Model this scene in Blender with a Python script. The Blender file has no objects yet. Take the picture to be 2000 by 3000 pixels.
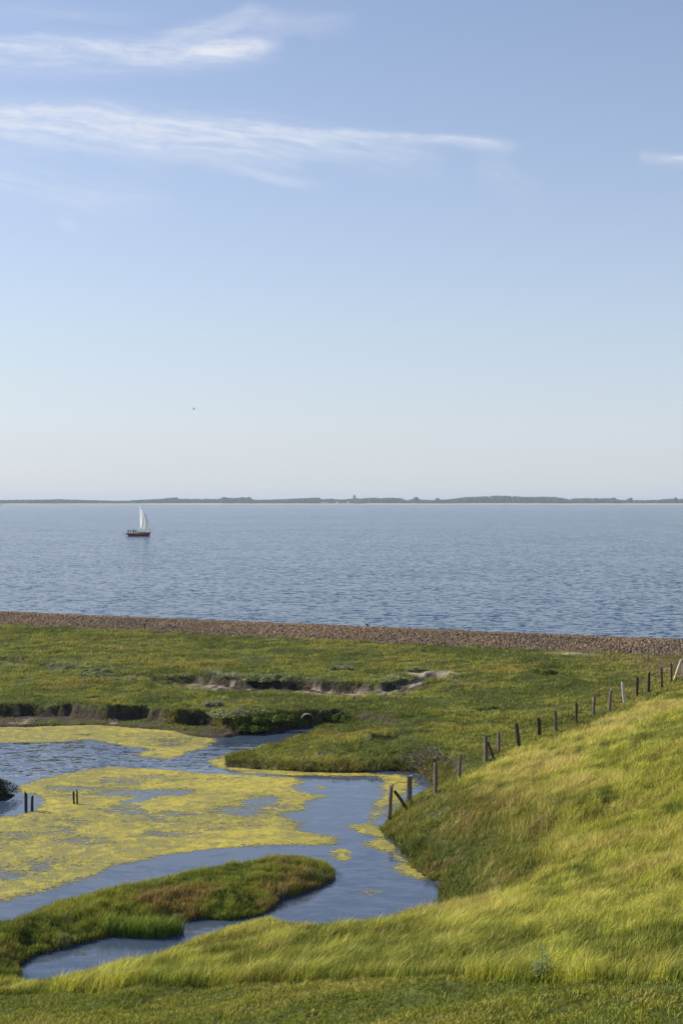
import bpy, bmesh, math, random
import numpy as np
from mathutils import Vector, Matrix
R = math.radians
rng = np.random.default_rng(7)
random.seed(7)
C = bpy.context.scene.collection
sc = bpy.context.scene

# ------------------------------------------------------------------ camera
FPX = 3267.0      # focal length of the 1568 x 2352 view, pixels
HZ = 1150.0       # row of the horizon
CAMZ = 12.0
cam_d = bpy.data.cameras.new('camera'); cam = bpy.data.objects.new('camera', cam_d); C.objects.link(cam)
cam.location = (0, 0, CAMZ)
cam.rotation_euler = (R(90) - math.atan((1176 - HZ) / FPX), 0, 0)
cam_d.sensor_fit = 'VERTICAL'; cam_d.sensor_height = 36.0; cam_d.lens = 36.0 * FPX / 2352
cam_d.clip_start = 0.5; cam_d.clip_end = 60000
sc.camera = cam
# ------------------------------------------------------------------ light
SUN_AZ, SUN_EL = -68.0, 33.0       # degrees right of +Y, above the horizon
w = bpy.data.worlds.new('World'); sc.world = w; w.use_nodes = True
sun_d = bpy.data.lights.new('sun', 'SUN'); sun = bpy.data.objects.new('sun', sun_d); C.objects.link(sun)
sun_d.energy = 5.0; sun_d.angle = R(0.5); sun_d.color = (1.0, 0.90, 0.72)
S = Vector((math.sin(R(SUN_AZ)) * math.cos(R(SUN_EL)), math.cos(R(SUN_AZ)) * math.cos(R(SUN_EL)), math.sin(R(SUN_EL))))
sun.rotation_euler = (-S).to_track_quat('-Z', 'Y').to_euler()
sc.view_settings.view_transform = 'Standard'; sc.view_settings.look = 'None'
sc.view_settings.exposure = 0.55; sc.view_settings.gamma = 1.0

class NT:
    """small helper for writing node expressions"""
    def __init__(s, nt): s.nt = nt
    def n(s, t, **k):
        a = s.nt.nodes.new(t)
        for q, v in k.items(): setattr(a, q, v)
        return a
    def l(s, a, b): s.nt.links.new(a, b)
    def m(s, op, a, b=None, c=None, clamp=False):
        q = s.n('ShaderNodeMath', operation=op); q.use_clamp = clamp
        for i, v in enumerate((a, b, c)):
            if v is None: continue
            if isinstance(v, (int, float)): q.inputs[i].default_value = v
            else: s.l(v, q.inputs[i])
        return q.outputs[0]
    def curve(s, x, pts):
        q = s.n('ShaderNodeFloatCurve'); s.l(x, q.inputs['Value'])
        c = q.mapping.curves[0]
        while len(c.points) > 2: c.points.remove(c.points[1])
        c.points[0].location = pts[0]; c.points[-1].location = pts[-1]
        for p in pts[1:-1]: c.points.new(*p)
        for p in c.points: p.handle_type = 'AUTO_CLAMPED'
        q.mapping.use_clip = False
        q.mapping.update()
        return q.outputs[0]
    def comb(s, x, y, z=0.0):
        q = s.n('ShaderNodeCombineXYZ')
        for i, v in enumerate((x, y, z)):
            if isinstance(v, (int, float)): q.inputs[i].default_value = v
            else: s.l(v, q.inputs[i])
        return q.outputs[0]
    def noise(s, vec, scale=1.0, detail=4.0, rough=0.5, dist=0.0):
        q = s.n('ShaderNodeTexNoise'); s.l(vec, q.inputs['Vector'])
        q.inputs['Scale'].default_value = scale; q.inputs['Detail'].default_value = detail
        q.inputs['Roughness'].default_value = rough; q.inputs['Distortion'].default_value = dist
        return q.outputs['Fac']
    def rng(s, x, a, b, c=0.0, d=1.0, smooth=True):
        q = s.n('ShaderNodeMapRange'); q.interpolation_type = 'SMOOTHSTEP' if smooth else 'LINEAR'
        s.l(x, q.inputs[0])
        for i, v in enumerate((a, b, c, d)): q.inputs[i + 1].default_value = v
        return q.outputs[0]
    def mix(s, f, a, b, typ='MIX'):
        q = s.n('ShaderNodeMix', data_type='RGBA', blend_type=typ)
        for i, v in ((0, f), (6, a), (7, b)):
            if isinstance(v, (int, float)): q.inputs[i].default_value = v
            elif isinstance(v, tuple): q.inputs[i].default_value = (*v, 1.0)[:4]
            else: s.l(v, q.inputs[i])
        return q.outputs[2]

def build_world():
    nt = w.node_tree
    for n in list(nt.nodes): nt.nodes.remove(n)
    N = NT(nt)
    sky = N.n('ShaderNodeTexSky', sky_type='NISHITA'); sky.sun_disc = False
    sky.sun_elevation = R(SUN_EL); sky.sun_rotation = R(SUN_AZ)
    sky.air_density = 1.0; sky.dust_density = 0.6; sky.ozone_density = 3.0; sky.altitude = 0
    tc = N.n('ShaderNodeTexCoord')
    sep = N.n('ShaderNodeSeparateXYZ'); N.l(tc.outputs['Generated'], sep.inputs[0])
    X, Y, Z = sep.outputs
    az = N.m('ARCTAN2', X, Y); el = N.m('ARCSINE', Z)
    U = N.m('ADD', N.m('MULTIPLY', az, 1 / 0.5), 0.5)      # az +-0.25 rad -> 0..1
    V = N.m('MULTIPLY', el, 1 / 0.4)                       # el 0..0.4 rad -> 0..1
    def uv(px, py):
        a = math.atan((px - 784) / FPX); e = math.atan((HZ - py) / FPX * math.cos(a))
        return a / 0.5 + 0.5, e / 0.4
    wx = N.noise(N.comb(N.m('MULTIPLY', U, 5.0), N.m('MULTIPLY', V, 14.0)), 1.0, 5.0, 0.55)
    warp = N.m('MULTIPLY', N.m('SUBTRACT', wx, 0.5), 0.040)
    Vw = N.m('ADD', V, warp)
    brk = N.noise(N.comb(N.m('MULTIPLY', U, 22.0), N.m('MULTIPLY', V, 45.0), 4.0), 1.0, 6.0, .65, .5)
    total = None
    K = 1.0 / (FPX * 0.4)
    #        centre line                                     half width up, down, strength along it
    bands = [
        ([(-200, 95), (0, 99), (200, 108), (400, 118), (620, 104), (700, 95)], 15, 20, [(-200, .75), (0, .75), (250, .8), (540, .85), (610, .5), (660, 0)]),
        ([(300, 100), (420, 76), (520, 58), (580, 36), (640, 45), (820, 40)], 13, 22, [(300, 0), (380, .35), (430, .6), (570, .55), (620, .4), (760, .2), (850, 0)]),
        ([(-200, 150), (0, 152), (200, 154), (330, 148), (430, 132), (620, 112)], 16, 14, [(-200, .45), (0, .5), (250, .4), (420, .4), (600, .3), (640, 0)]),
        ([(-200, 262), (0, 262), (160, 264), (380, 288), (520, 300), (740, 325), (900, 350), (1030, 378)], 22, 26, [(-200, .8), (0, .85), (200, .95), (500, .9), (720, .75), (900, .45), (1060, 0)]),
        ([(-200, 300), (0, 300), (200, 318), (370, 345), (560, 350), (700, 378)], 26, 22, [(-200, .5), (0, .55), (200, .6), (450, .5), (650, .35), (760, 0)]),
        ([(560, 292), (720, 304), (900, 316), (1060, 326), (1200, 336)], 7, 9, [(560, 0), (650, .4), (850, .55), (1080, .6), (1170, .3), (1215, 0)]),
        ([(450, 385), (560, 398), (620, 412), (710, 424), (800, 430)], 10, 7, [(450, 0), (540, .3), (650, .45), (700, .3), (780, 0)]),
        ([(-200, 400), (0, 415), (150, 440), (250, 465), (430, 470)], 36, 24, [(-200, .3), (0, .32), (150, .3), (300, .2), (430, 0)]),
        ([(1440, 360), (1500, 364), (1568, 367), (1700, 372)], 7, 7, [(1460, 0), (1500, .6), (1600, .7), (1750, .3)]),
        ([(1080, 370), (1150, 390), (1190, 430), (1260, 450)], 28, 28, [(1080, 0), (1140, .22), (1200, .16), (1260, 0)]),
        ([(120, 510), (155, 519), (190, 530), (270, 545)], 12, 10, [(130, 0), (152, .3), (180, .1), (270, 0)]),
        ([(-100, 18), (200, 36), (420, 46)], 12, 14, [(-100, .2), (200, .18), (400, 0)]),
    ]
    for k, (cl, up, dn, st) in enumerate(bands):
        cy = N.curve(U, [(uv(a, b)) for a, b in cl])
        A = N.curve(U, [(uv(a, 0)[0], b) for a, b in st])
        u0, u1 = uv(cl[0][0], 0)[0], uv(cl[-1][0], 0)[0]
        A = N.m('MULTIPLY', A, N.m('MULTIPLY', N.rng(U, u0 - .01, u0 + .02), N.rng(U, u1 - .02, u1 + .01, 1, 0)))
        dv = N.m('SUBTRACT', Vw, cy)
        a = N.m('DIVIDE', N.m('MAXIMUM', dv, 0.0), up * K * 1.3)
        b = N.m('DIVIDE', N.m('MAXIMUM', N.m('MULTIPLY', dv, -1.0), 0.0), dn * K * 1.5)
        q = N.m('ADD', N.m('MULTIPLY', a, a), N.m('MULTIPLY', b, b))
        g = N.m('EXPONENT', N.m('MULTIPLY', q, -1.0))
        fib = N.noise(N.comb(N.m('ADD', N.m('MULTIPLY', U, 9.0), N.m('MULTIPLY', dv, 30.0)), N.m('MULTIPLY', dv, 60.0), k * 3.7), 1.0, 7.0, 0.62, 0.35)
        g = N.m('MULTIPLY', N.m('MULTIPLY', g, A), N.m('MULTIPLY', N.rng(fib, 0.25, 0.72, 0.15, 1.0), N.rng(brk, .3, .58, .6, 1.0)))
        total = g if total is None else N.m('ADD', total, g)
    total = N.m('MINIMUM', total, 1.0)
    # horizon veil: a thin pale haze high in the air, stronger towards the sun
    veil = N.m('EXPONENT', N.m('MULTIPLY', N.m('MAXIMUM', el, 0.0), -4.6))
    toward = N.rng(az, -1.2, 0.9, 1.0, 0.80, False)
    veil = N.m('MULTIPLY', N.m('MULTIPLY', veil, toward), 0.90)
    blue = N.mix(1.0, sky.outputs[0], (1.20, 1.06, 1.09), 'MULTIPLY')
    tint = N.mix(veil, blue, (4.75, 5.45, 6.25))
    colc = N.mix(N.m('MULTIPLY', total, 0.82), tint, (6.5, 6.7, 7.2))
    bg = N.n('ShaderNodeBackground'); N.l(colc, bg.inputs[0]); bg.inputs[1].default_value = 0.089
    out = N.n('ShaderNodeOutputWorld'); N.l(bg.outputs[0], out.inputs[0])
build_world()

# ------------------------------------------------------------------ helpers
def tag(o, label=None, cat=None, group=None, kind=None):
    if label: o['label'] = label
    if cat: o['category'] = cat
    if group: o['group'] = group
    if kind: o['kind'] = kind
    return o
def mesh_np(name, V, F, mat=None, parent=None, smooth=False, col=None, colname='Col'):
    """F: (n,3) or (n,4) array or list of such arrays"""
    me = bpy.data.meshes.new(name)
    Fs = F if isinstance(F, list) else [F]
    V = np.asarray(V, np.float32)
    me.vertices.add(len(V)); me.vertices.foreach_set('co', V.ravel())
    tot = np.concatenate([np.full(len(f), f.shape[1], np.int32) for f in Fs])
    idx = np.concatenate([f.astype(np.int32).ravel() for f in Fs])
    st = np.concatenate([[0], np.cumsum(tot)[:-1]]).astype(np.int32)
    me.loops.add(len(idx)); me.loops.foreach_set('vertex_index', idx)
    me.polygons.add(len(tot)); me.polygons.foreach_set('loop_start', st); me.polygons.foreach_set('loop_total', tot)
    if smooth: me.polygons.foreach_set('use_smooth', np.ones(len(tot), bool))
    me.update(calc_edges=True)
    if col is not None:
        for nm, cc in (col.items() if isinstance(col, dict) else [(colname, col)]):
            a = me.color_attributes.new(nm, 'FLOAT_COLOR', 'POINT')
            c4 = np.ones((len(V), 4), np.float32); c4[:, :3] = cc
            a.data.foreach_set('color', c4.ravel())
    if mat: me.materials.append(mat)
    o = bpy.data.objects.new(name, me); C.objects.link(o)
    if parent: o.parent = parent
    return o
def mesh_bm(name, bm, mat=None, parent=None, smooth=False):
    me = bpy.data.meshes.new(name); bm.to_mesh(me); bm.free()
    if smooth:
        for p in me.polygons: p.use_smooth = True
    if mat: me.materials.append(mat)
    o = bpy.data.objects.new(name, me); C.objects.link(o)
    if parent: o.parent = parent
    return o
def empty(name, loc, rz=0):
    o = bpy.data.objects.new(name, None); C.objects.link(o); o.location = loc; o.rotation_euler = (0, 0, rz); return o
def copy_tree(o, parent=None):
    c = o.copy(); C.objects.link(c); c.parent = parent
    for ch in list(o.children): copy_tree(ch, c)
    return c
def tube(bm, pts, rad, seg=8, cap=True, jit=0.0):
    rings = []
    pts = [Vector(p) for p in pts]
    for i, p in enumerate(pts):
        d = (pts[min(i + 1, len(pts) - 1)] - pts[max(i - 1, 0)]).normalized()
        a = d.orthogonal().normalized() if abs(d.z) < .9 else Vector((1, 0, 0))
        b = d.cross(a).normalized(); a = b.cross(d).normalized()
        r = rad[i] if isinstance(rad, (list, tuple)) else rad
        rings.append([bm.verts.new(p + (a * math.cos(t) + b * math.sin(t)) * r * (1 + random.uniform(-jit, jit))) for t in [2 * math.pi * k / seg for k in range(seg)]])
    for a, b in zip(rings, rings[1:]):
        for k in range(seg): bm.faces.new((a[k], a[(k + 1) % seg], b[(k + 1) % seg], b[k]))
    if cap: bm.faces.new(rings[0][::-1]); bm.faces.new(rings[-1])
def box(bm, c, s, bev=0.0):
    r = bmesh.ops.create_cube(bm, size=1.0)
    for v in r['verts']: v.co = Vector((v.co.x * s[0] + c[0], v.co.y * s[1] + c[1], v.co.z * s[2] + c[2]))
    if bev: bmesh.ops.bevel(bm, geom=list({e for v in r['verts'] for e in v.link_edges}), offset=bev, segments=2, affect='EDGES')

# value noise ---------------------------------------------------------------
def vnoise(x, y, seed=0):
    xi = np.floor(x).astype(np.int64); yi = np.floor(y).astype(np.int64)
    fx = x - xi; fy = y - yi; fx = fx * fx * (3 - 2 * fx); fy = fy * fy * (3 - 2 * fy)
    def h(a, b):
        n = (a * 374761393 + b * 668265263 + seed * 1442695041) & 0x7fffffff
        n = ((n ^ (n >> 13)) * 1274126177) & 0x7fffffff
        n = ((n ^ (n >> 16)) * 668265263) & 0x7fffffff
        return ((n ^ (n >> 15)) & 0xffff) / 65535.0
    return (h(xi, yi) * (1 - fx) + h(xi + 1, yi) * fx) * (1 - fy) + (h(xi, yi + 1) * (1 - fx) + h(xi + 1, yi + 1) * fx) * fy
def fbm(x, y, seed=0, octv=4, rough=0.5):
    """roughly -1 .. 1"""
    s = 0; a = 1; t = 0
    for k in range(octv):
        s = s + a * (vnoise(x * 2 ** k + 13.7 * k, y * 2 ** k - 7.1 * k, seed + k * 17) * 2 - 1); t += a; a *= rough
    return s / t
def ss(a, b, x):
    t = np.clip((x - a) / (b - a), 0, 1); return t * t * (3 - 2 * t)

# ------------------------------------------------------------------ ground plan
SEA, POND, MARSH = 0.0, 0.40, 1.12
def gp(px, py, z):
    Y = (CAMZ - z) * FPX / (py - HZ)
    return ((px - 784) / FPX * Y, Y)
def poly(pts, z=POND):
    return np.array([gp(p[0], p[1], p[2] if len(p) > 2 else z) for p in pts])
LW = 0.62   # far edges hidden behind a bank
# the whole pond with its arms; a third number is the height at which that point of the shore is seen
pond = poly([(-420, 1674), (-200, 1674), (0, 1672), (110, 1670), (225, 1667), (400, 1680), (450, 1694), (525, 1695), (560, 1688), (600, 1682), (690, 1672),
    (722, 1671), (715, 1678, .6), (640, 1692, .8), (590, 1706, .8), (565, 1718, .6), (530, 1735), (520, 1760), (570, 1766), (625, 1769), (700, 1774), (785, 1777), (850, 1774), (905, 1772),
    (945, 1774), (985, 1788), (1000, 1800, .7), (975, 1812, .7), (945, 1832, .6), (915, 1850, .6), (893, 1885, .5), (871, 1903, .5), (914, 1937, .5), (939, 1977, .5), (974, 2010, .5),
    (1011, 2025, .55), (1004, 2050, .7), (985, 2080, .9), (965, 2108, .9), (900, 2126, .85), (850, 2134, .85), (800, 2131, .85), (740, 2120, .8), (640, 2110, .68), (560, 2122, .62),
    (510, 2136, .58), (430, 2152, .62), (350, 2172, .75), (300, 2188, .85), (265, 2206, .72), (215, 2220, .70), (150, 2236, .72), (95, 2240, .76), (50, 2230, .8), (30, 2218), (0, 2218, .9), (-420, 2215, .9)])
island = poly([(-450, 2110, .9), (0, 2092, .95), (100, 2052, .95), (240, 2021, .95), (415, 1981, .95), (540, 1962, .95), (625, 1947, .95), (700, 1950, .9), (742, 1960, .8), (768, 1990, .6), (762, 2018), (730, 2040),
    (685, 2057), (632, 2070), (628, 2085), (600, 2104), (525, 2116), (450, 2113), (380, 2126), (300, 2144), (225, 2158), (165, 2176), (110, 2190), (65, 2204), (40, 2222), (30, 2250, .9), (-450, 2330, .9)])
tuft_isle = poly([(246, 2132, .6), (262, 2112, .8), (340, 2108, .8), (420, 2108, .8), (450, 2118, .6), (448, 2136), (400, 2150), (340, 2158), (275, 2156), (248, 2146)])
left_isle = poly([(-200, 1812, .7), (-20, 1812, .7), (25, 1815, .6), (38, 1826), (28, 1834), (0, 1840), (-200, 1850)])
flats = poly([(-600, 1642, .6), (0, 1642, .6), (60, 1640, .6), (160, 1642, .6), (240, 1652, .6), (330, 1648, .6), (400, 1662, .6), (470, 1660, .6), (500, 1666, .6), (530, 1680, .55), (560, 1690), (520, 1720), (-600, 1720)])
creek = np.array([gp(*p) for p in [(-300, 1515, 1.), (0, 1524, 1.), (60, 1532, 1.), (200, 1546, 1.), (330, 1556, 1.), (430, 1566, .8), (560, 1578, .7), (660, 1582, .6), (780, 1590, .6), (880, 1592, .7), (960, 1575, .8), (1010, 1556, .9), (1060, 1550, 1.1)]])
creek_w = np.array([1.2, 1.2, 1.0, 1.0, .8, 1.4, 2.0, 2.4, 2.8, 2.2, 1.2, 1.5, .5]); creek_dp = np.array([.25, .25, .25, .25, .3, .5, .6, .65, .65, .5, .3, .3, .05])
toe = np.array([(-60, 5), (-30, 22), (-14, 28.5), (-8, 31.6), (-2, 36.3), (2.6, 38.6), (3.6, 42.5), (2.9, 47), (3.4, 50.5), (4.2, 53), (7.4, 60), (10.2, 65.2), (15.0, 73.4), (22.2, 87), (42, 124), (70, 176)])
dam_a = np.array(gp(0, 1437, 1.2)); dam_b = np.array(gp(1568, 1510, 1.2))
dam_dir = (dam_b - dam_a) / np.linalg.norm(dam_b - dam_a); dam_n = np.array([-dam_dir[1], dam_dir[0]])   # points to the sea

def seg_dist(x, y, P, closed):
    best = np.full(x.shape, 1e18); sgn = np.zeros(x.shape); tt = np.zeros(x.shape)
    n = len(P)
    for i in range(n if closed else n - 1):
        ax, ay = P[i]; bx, by = P[(i + 1) % n]; dx, dy = bx - ax, by - ay
        t = np.clip(((x - ax) * dx + (y - ay) * dy) / (dx * dx + dy * dy), 0, 1)
        d = (x - ax - t * dx) ** 2 + (y - ay - t * dy) ** 2
        cr = dx * (y - ay) - dy * (x - ax)
        m = d < best - 1e-12
        best = np.where(m, d, best); sgn = np.where(m, cr, sgn); tt = np.where(m, i + t, tt)
    return np.sqrt(best), sgn, tt
def inside(x, y, P):
    c = np.zeros(x.shape, bool); n = len(P)
    for i in range(n):
        ax, ay = P[i]; bx, by = P[(i + 1) % n]
        if ay == by: continue
        c ^= ((ay > y) != (by > y)) & (x < (bx - ax) * (y - ay) / (by - ay) + ax)
    return c
def sdf(x, y, P):
    d, _, _ = seg_dist(x, y, P, True)
    return np.where(inside(x, y, P), -d, d)

RX0, RX1, RY0, RY1, RS = -44.0, 44.0, 8.0, 134.0, 0.16
rx = np.arange(RX0, RX1, RS); ry = np.arange(RY0, RY1, RS)
GX, GY = np.meshgrid(rx, ry)
def raster(f):
    out = np.empty_like(GX)
    for i in range(0, len(ry), 100): out[i:i + 100] = f(GX[i:i + 100], GY[i:i + 100])
    return out
_isl = raster(lambda x, y: np.minimum(np.minimum(sdf(x, y, island), sdf(x, y, tuft_isle)), sdf(x, y, left_isle)))
_tuft = raster(lambda x, y: sdf(x, y, tuft_isle))
_lft = raster(lambda x, y: sdf(x, y, left_isle))
_pond = raster(lambda x, y: sdf(x, y, pond))
_flat = raster(lambda x, y: sdf(x, y, flats))
def _toe(x, y):
    d, s, _ = seg_dist(x, y, toe, False); return np.where(s < 0, d, -d)
_dk = raster(_toe)
for _ in range(6):   # soften the ridge over the bend
    _dk[1:-1, 1:-1] = (_dk[1:-1, 1:-1] * 2 + _dk[:-2, 1:-1] + _dk[2:, 1:-1] + _dk[1:-1, :-2] + _dk[1:-1, 2:]) / 6
_cks = raster(lambda x, y: np.sign(seg_dist(x, y, creek, False)[1])); inlet = poly([(430, 1712), (560, 1697), (706, 1674), (800, 1660)]); _inl = raster(lambda x, y: np.sign(seg_dist(x, y, inlet, False)[1]) * seg_dist(x, y, inlet, False)[0]); _ck = raster(lambda x, y: seg_dist(x, y, creek, False)[0]); _ckt = raster(lambda x, y: seg_dist(x, y, creek, False)[2])
def samp(A, x, y):
    fx = np.clip((x - RX0) / RS, 0, len(rx) - 1.001); fy = np.clip((y - RY0) / RS, 0, len(ry) - 1.001)
    i = fx.astype(int); j = fy.astype(int); a = fx - i; b = fy - j
    return (A[j, i] * (1 - a) + A[j, i + 1] * a) * (1 - b) + (A[j + 1, i] * (1 - a) + A[j + 1, i + 1] * a) * b
def dike_d(x, y):
    out = (x < RX0 + 1) | (x > RX1 - 1) | (y < RY0 + 1) | (y > RY1 - 1)
    d = samp(_dk, x, y)
    if out.any():
        d = d.copy(); d[out] = _toe(x[out], y[out])
    return d
def water_d(x, y):
    """negative on the water, positive on land"""
    w_ = samp(_pond, x, y) + 0.16 * fbm(x / .9, y / .9, 3, 3) + .10 * fbm(x / .25, y / .25, 31, 2)
    i_ = samp(_isl, x, y) + 0.13 * fbm(x / .7, y / .7, 5, 3)
    return np.where(w_ < 0, np.maximum(w_, -i_), w_)
def dam_t(x, y):
    return (x - dam_a[0]) * dam_n[0] + (y - dam_a[1]) * dam_n[1]
def H(x, y):
    x = np.asarray(x, float); y = np.asarray(y, float)
    h = MARSH + .16 * fbm(x / 11, y / 11, 1, 3) + .19 * fbm(x / 2.3, y / 1.9, 2, 4) + .10 * fbm(x / .7, y / .7, 9, 3)
    h = h + .10 * ss(60, 110, y)
    # the old creek
    d = samp(_ck, x, y); t = samp(_ckt, x, y); wv = np.interp(t, range(len(creek_w)), creek_w) * (1 + .35 * fbm(x / 1.7, y / 1.7, 8, 3)); dp = np.interp(t, range(len(creek_dp)), creek_dp)
    side = samp(_cks, x, y) < 0; deep = ss(.3, .5, dp)
    h = h - dp * np.where(side, 1 - ss(wv * .45, wv * .62 + 5.5 * deep, d), 1 - ss(wv * .45, wv * .62, d)) 
    # mud flats under the little cliff
    f = samp(_flat, x, y) + .30 * fbm(x / 1.4, y / 1.4, 12, 3) + .16 * fbm(x / .5, y / .5, 14, 3) + .08 * fbm(x / .22, y / .3, 19, 2)
    h = np.where(f < .45, (POND + .10 + .06 * fbm(x / .8, y / .8, 15, 3)) * (1 - ss(0, .35, f)) + h * ss(0, .35, f), h)
    # the dike
    D = dike_d(x, y)
    sl = .25 * (np.sqrt(D * D + .8) + D) / 2 * (1 + .0 * D)
    lump = .16 * fbm(x / 3.1, y / 3.1, 21, 3) * ss(0, 3, D)
    h = h + np.minimum(sl, 9.2 - MARSH) + lump
    # the stone dam and the sea floor
    T = dam_t(x, y)
    T2 = T + .25 * fbm(x / 3, y / 3, 41, 2)
    dam = np.interp(T2, [-.4, 0, 2.9, 4.3, 12, 40], [0, .05, .80, .80, -2.6, -4])
    h = h * (1 - ss(-.5, .3, T)) + (1.15 + dam) * ss(-.5, .3, T)
    # the pond
    W = water_d(x, y)
    I = samp(_isl, x, y)
    near = (samp(_pond, x, y) < .3)
    cap = np.where(near & (I < .5), POND + .42 + .06 * fbm(x / 1.2, y / 1.2, 17, 3), 99)
    cap = np.where(near & (samp(_lft, x, y) < .5), POND + .25, cap)
    cap = np.where(near & (samp(_tuft, x, y) < .3), POND + .2, cap)
    h = np.minimum(h, cap)
    ix, iy = gp(700, 1690, .8); inl = np.exp(-((x - ix) / 5.5) ** 2 - ((y - iy) / 6.0) ** 2) * (samp(_inl, x, y) < .1); inl = ss(.1, .5, inl)
    front = ss(-3.5, -1.5, dike_d(x, y)) * ss(42.0, 40.0, y)
    bay = np.exp(-((y - 45.5) / 4.5) ** 2) * ss(0, 1.5, x)
    onisl = (near & (I < .6)) * 1.0
    north = ss(.1, .5, np.exp(-((x - ix) / 6.5) ** 2 - ((y - iy) / 8.0) ** 2) * (samp(_inl, x, y) >= .1))
    rise = (.55 + .6 * np.maximum(north, ss(1.5, .8, f))) * (1 - front) + .42 * front; rise = rise * (1 - onisl) + .38 * onisl; rise = rise * (1 - inl) + .13 * inl
    land = np.minimum(h, POND + .02 + np.maximum(W, 0) * (rise - .25 * bay) + np.maximum(W - 2.6 - 2.0 * inl - 1.5 * bay, 0) * 1.5)
    wet = POND - .04 - np.minimum(.7, np.maximum(-W, 0) * .5)
    return np.where(W > 0, land, wet)
def H1(x, y): return float(H(np.array([x]), np.array([y]))[0])
def hit(px, py, y0=14, y1=140):
    """where the line of sight through a point of the photograph meets the ground"""
    Yv = np.arange(y0, y1, .05)
    zr = CAMZ - (py - HZ) / FPX * Yv
    hv = H((px - 784) / FPX * Yv, Yv)
    k = np.argmax(hv >= zr)
    return (px - 784) / FPX * Yv[k], Yv[k], hv[k]

_mb = [hit(px, py + 6) for px, py in [(-500, 2318), (-200, 2300), (-80, 2293), (0, 2288), (70, 2282), (150, 2275), (270, 2268), (400, 2260), (600, 2258), (800, 2256), (1100, 2257), (1400, 2258), (1568, 2260), (1900, 2264)]]
mow_x = np.array([p[0] for p in _mb]); mow_y = np.array([p[1] for p in _mb])
for _i in range(len(mow_x)):     # the strip stops short of the water
    _yy = np.arange(26, 40, .05); _w = samp(_pond, np.full(len(_yy), mow_x[_i]), _yy); _k = np.argmax(_w < 0)
    if _w[_k] < 0: mow_y[_i] = min(mow_y[_i], _yy[_k] - 1.9)
def mow(x, y):
    """positive in the tall grass, negative in the mown strip"""
    return y - np.interp(x, mow_x, mow_y) + .22 * fbm(x / .9, y / .9, 51, 3)
print('mow', list(zip(mow_x.round(1), mow_y.round(1))))

# ------------------------------------------------------------------ materials
def mat(name, col=(.5, .5, .5), rough=.8, spec=.3, var=0.0, vscale=20.0, bump=0.0, bscale=40.0, metal=0.0, col2=None):
    m = bpy.data.materials.new(name); m.use_nodes = True; nt = m.node_tree; N = NT(nt)
    b = nt.nodes['Principled BSDF']
    b.inputs['Roughness'].default_value = rough; b.inputs['Specular IOR Level'].default_value = spec; b.inputs['Metallic'].default_value = metal
    tc = N.n('ShaderNodeTexCoord').outputs['Object']
    if var or col2:
        f = N.noise(tc, vscale, 5.0, .6)
        c2 = col2 or tuple(c * (1 - var) for c in col)
        c1 = col if col2 else tuple(min(1, c * (1 + var)) for c in col)
        N.l(N.mix(N.rng(f, .32, .68), c1, c2), b.inputs['Base Color'])
    else: b.inputs['Base Color'].default_value = (*col, 1)
    if bump:
        bp = N.n('ShaderNodeBump'); bp.inputs['Strength'].default_value = bump; bp.inputs['Distance'].default_value = .02
        N.l(N.noise(tc, bscale, 4.0, .6), bp.inputs['Height']); N.l(bp.outputs[0], b.inputs['Normal'])
    return m
def blade_mat(name, trans=.30, rough=.6):
    m = bpy.data.materials.new(name); m.use_nodes = True; nt = m.node_tree; N = NT(nt)
    b = nt.nodes['Principled BSDF']; out = nt.nodes['Material Output']
    a = N.n('ShaderNodeAttribute', attribute_name='Col')
    N.l(a.outputs['Color'], b.inputs['Base Color']); b.inputs['Roughness'].default_value = rough; b.inputs['Specular IOR Level'].default_value = .12
    warm = N.mix(1.0, a.outputs['Color'], (1.13, 1.13, .95), 'MULTIPLY'); N.l(warm, b.inputs['Base Color'])
    t = N.n('ShaderNodeBsdfTranslucent'); N.l(warm, t.inputs[0])
    mx = N.n('ShaderNodeMixShader'); mx.inputs[0].default_value = trans
    N.l(b.outputs[0], mx.inputs[1]); N.l(t.outputs[0], mx.inputs[2]); N.l(mx.outputs[0], out.inputs[0])
    return m
def ground_mat():
    m = bpy.data.materials.new('ground'); m.use_nodes = True; nt = m.node_tree; N = NT(nt)
    b = nt.nodes['Principled BSDF']; b.inputs['Roughness'].default_value = .95; b.inputs['Specular IOR Level'].default_value = .1
    a = N.n('ShaderNodeAttribute', attribute_name='Col').outputs['Color']
    g = N.n('ShaderNodeNewGeometry').outputs['Position']
    f = N.noise(g, 3.0, 8.0, .7)
    c = N.mix(1.0, a, N.mix(N.rng(f, .3, .7), (.55, .55, .55), (1.4, 1.4, 1.4)), 'MULTIPLY')
    N.l(c, b.inputs['Base Color'])
    bp = N.n('ShaderNodeBump'); bp.inputs['Strength'].default_value = .7; bp.inputs['Distance'].default_value = .06
    N.l(N.noise(g, 9.0, 6.0, .65), bp.inputs['Height']); N.l(bp.outputs[0], b.inputs['Normal'])
    return m
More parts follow.
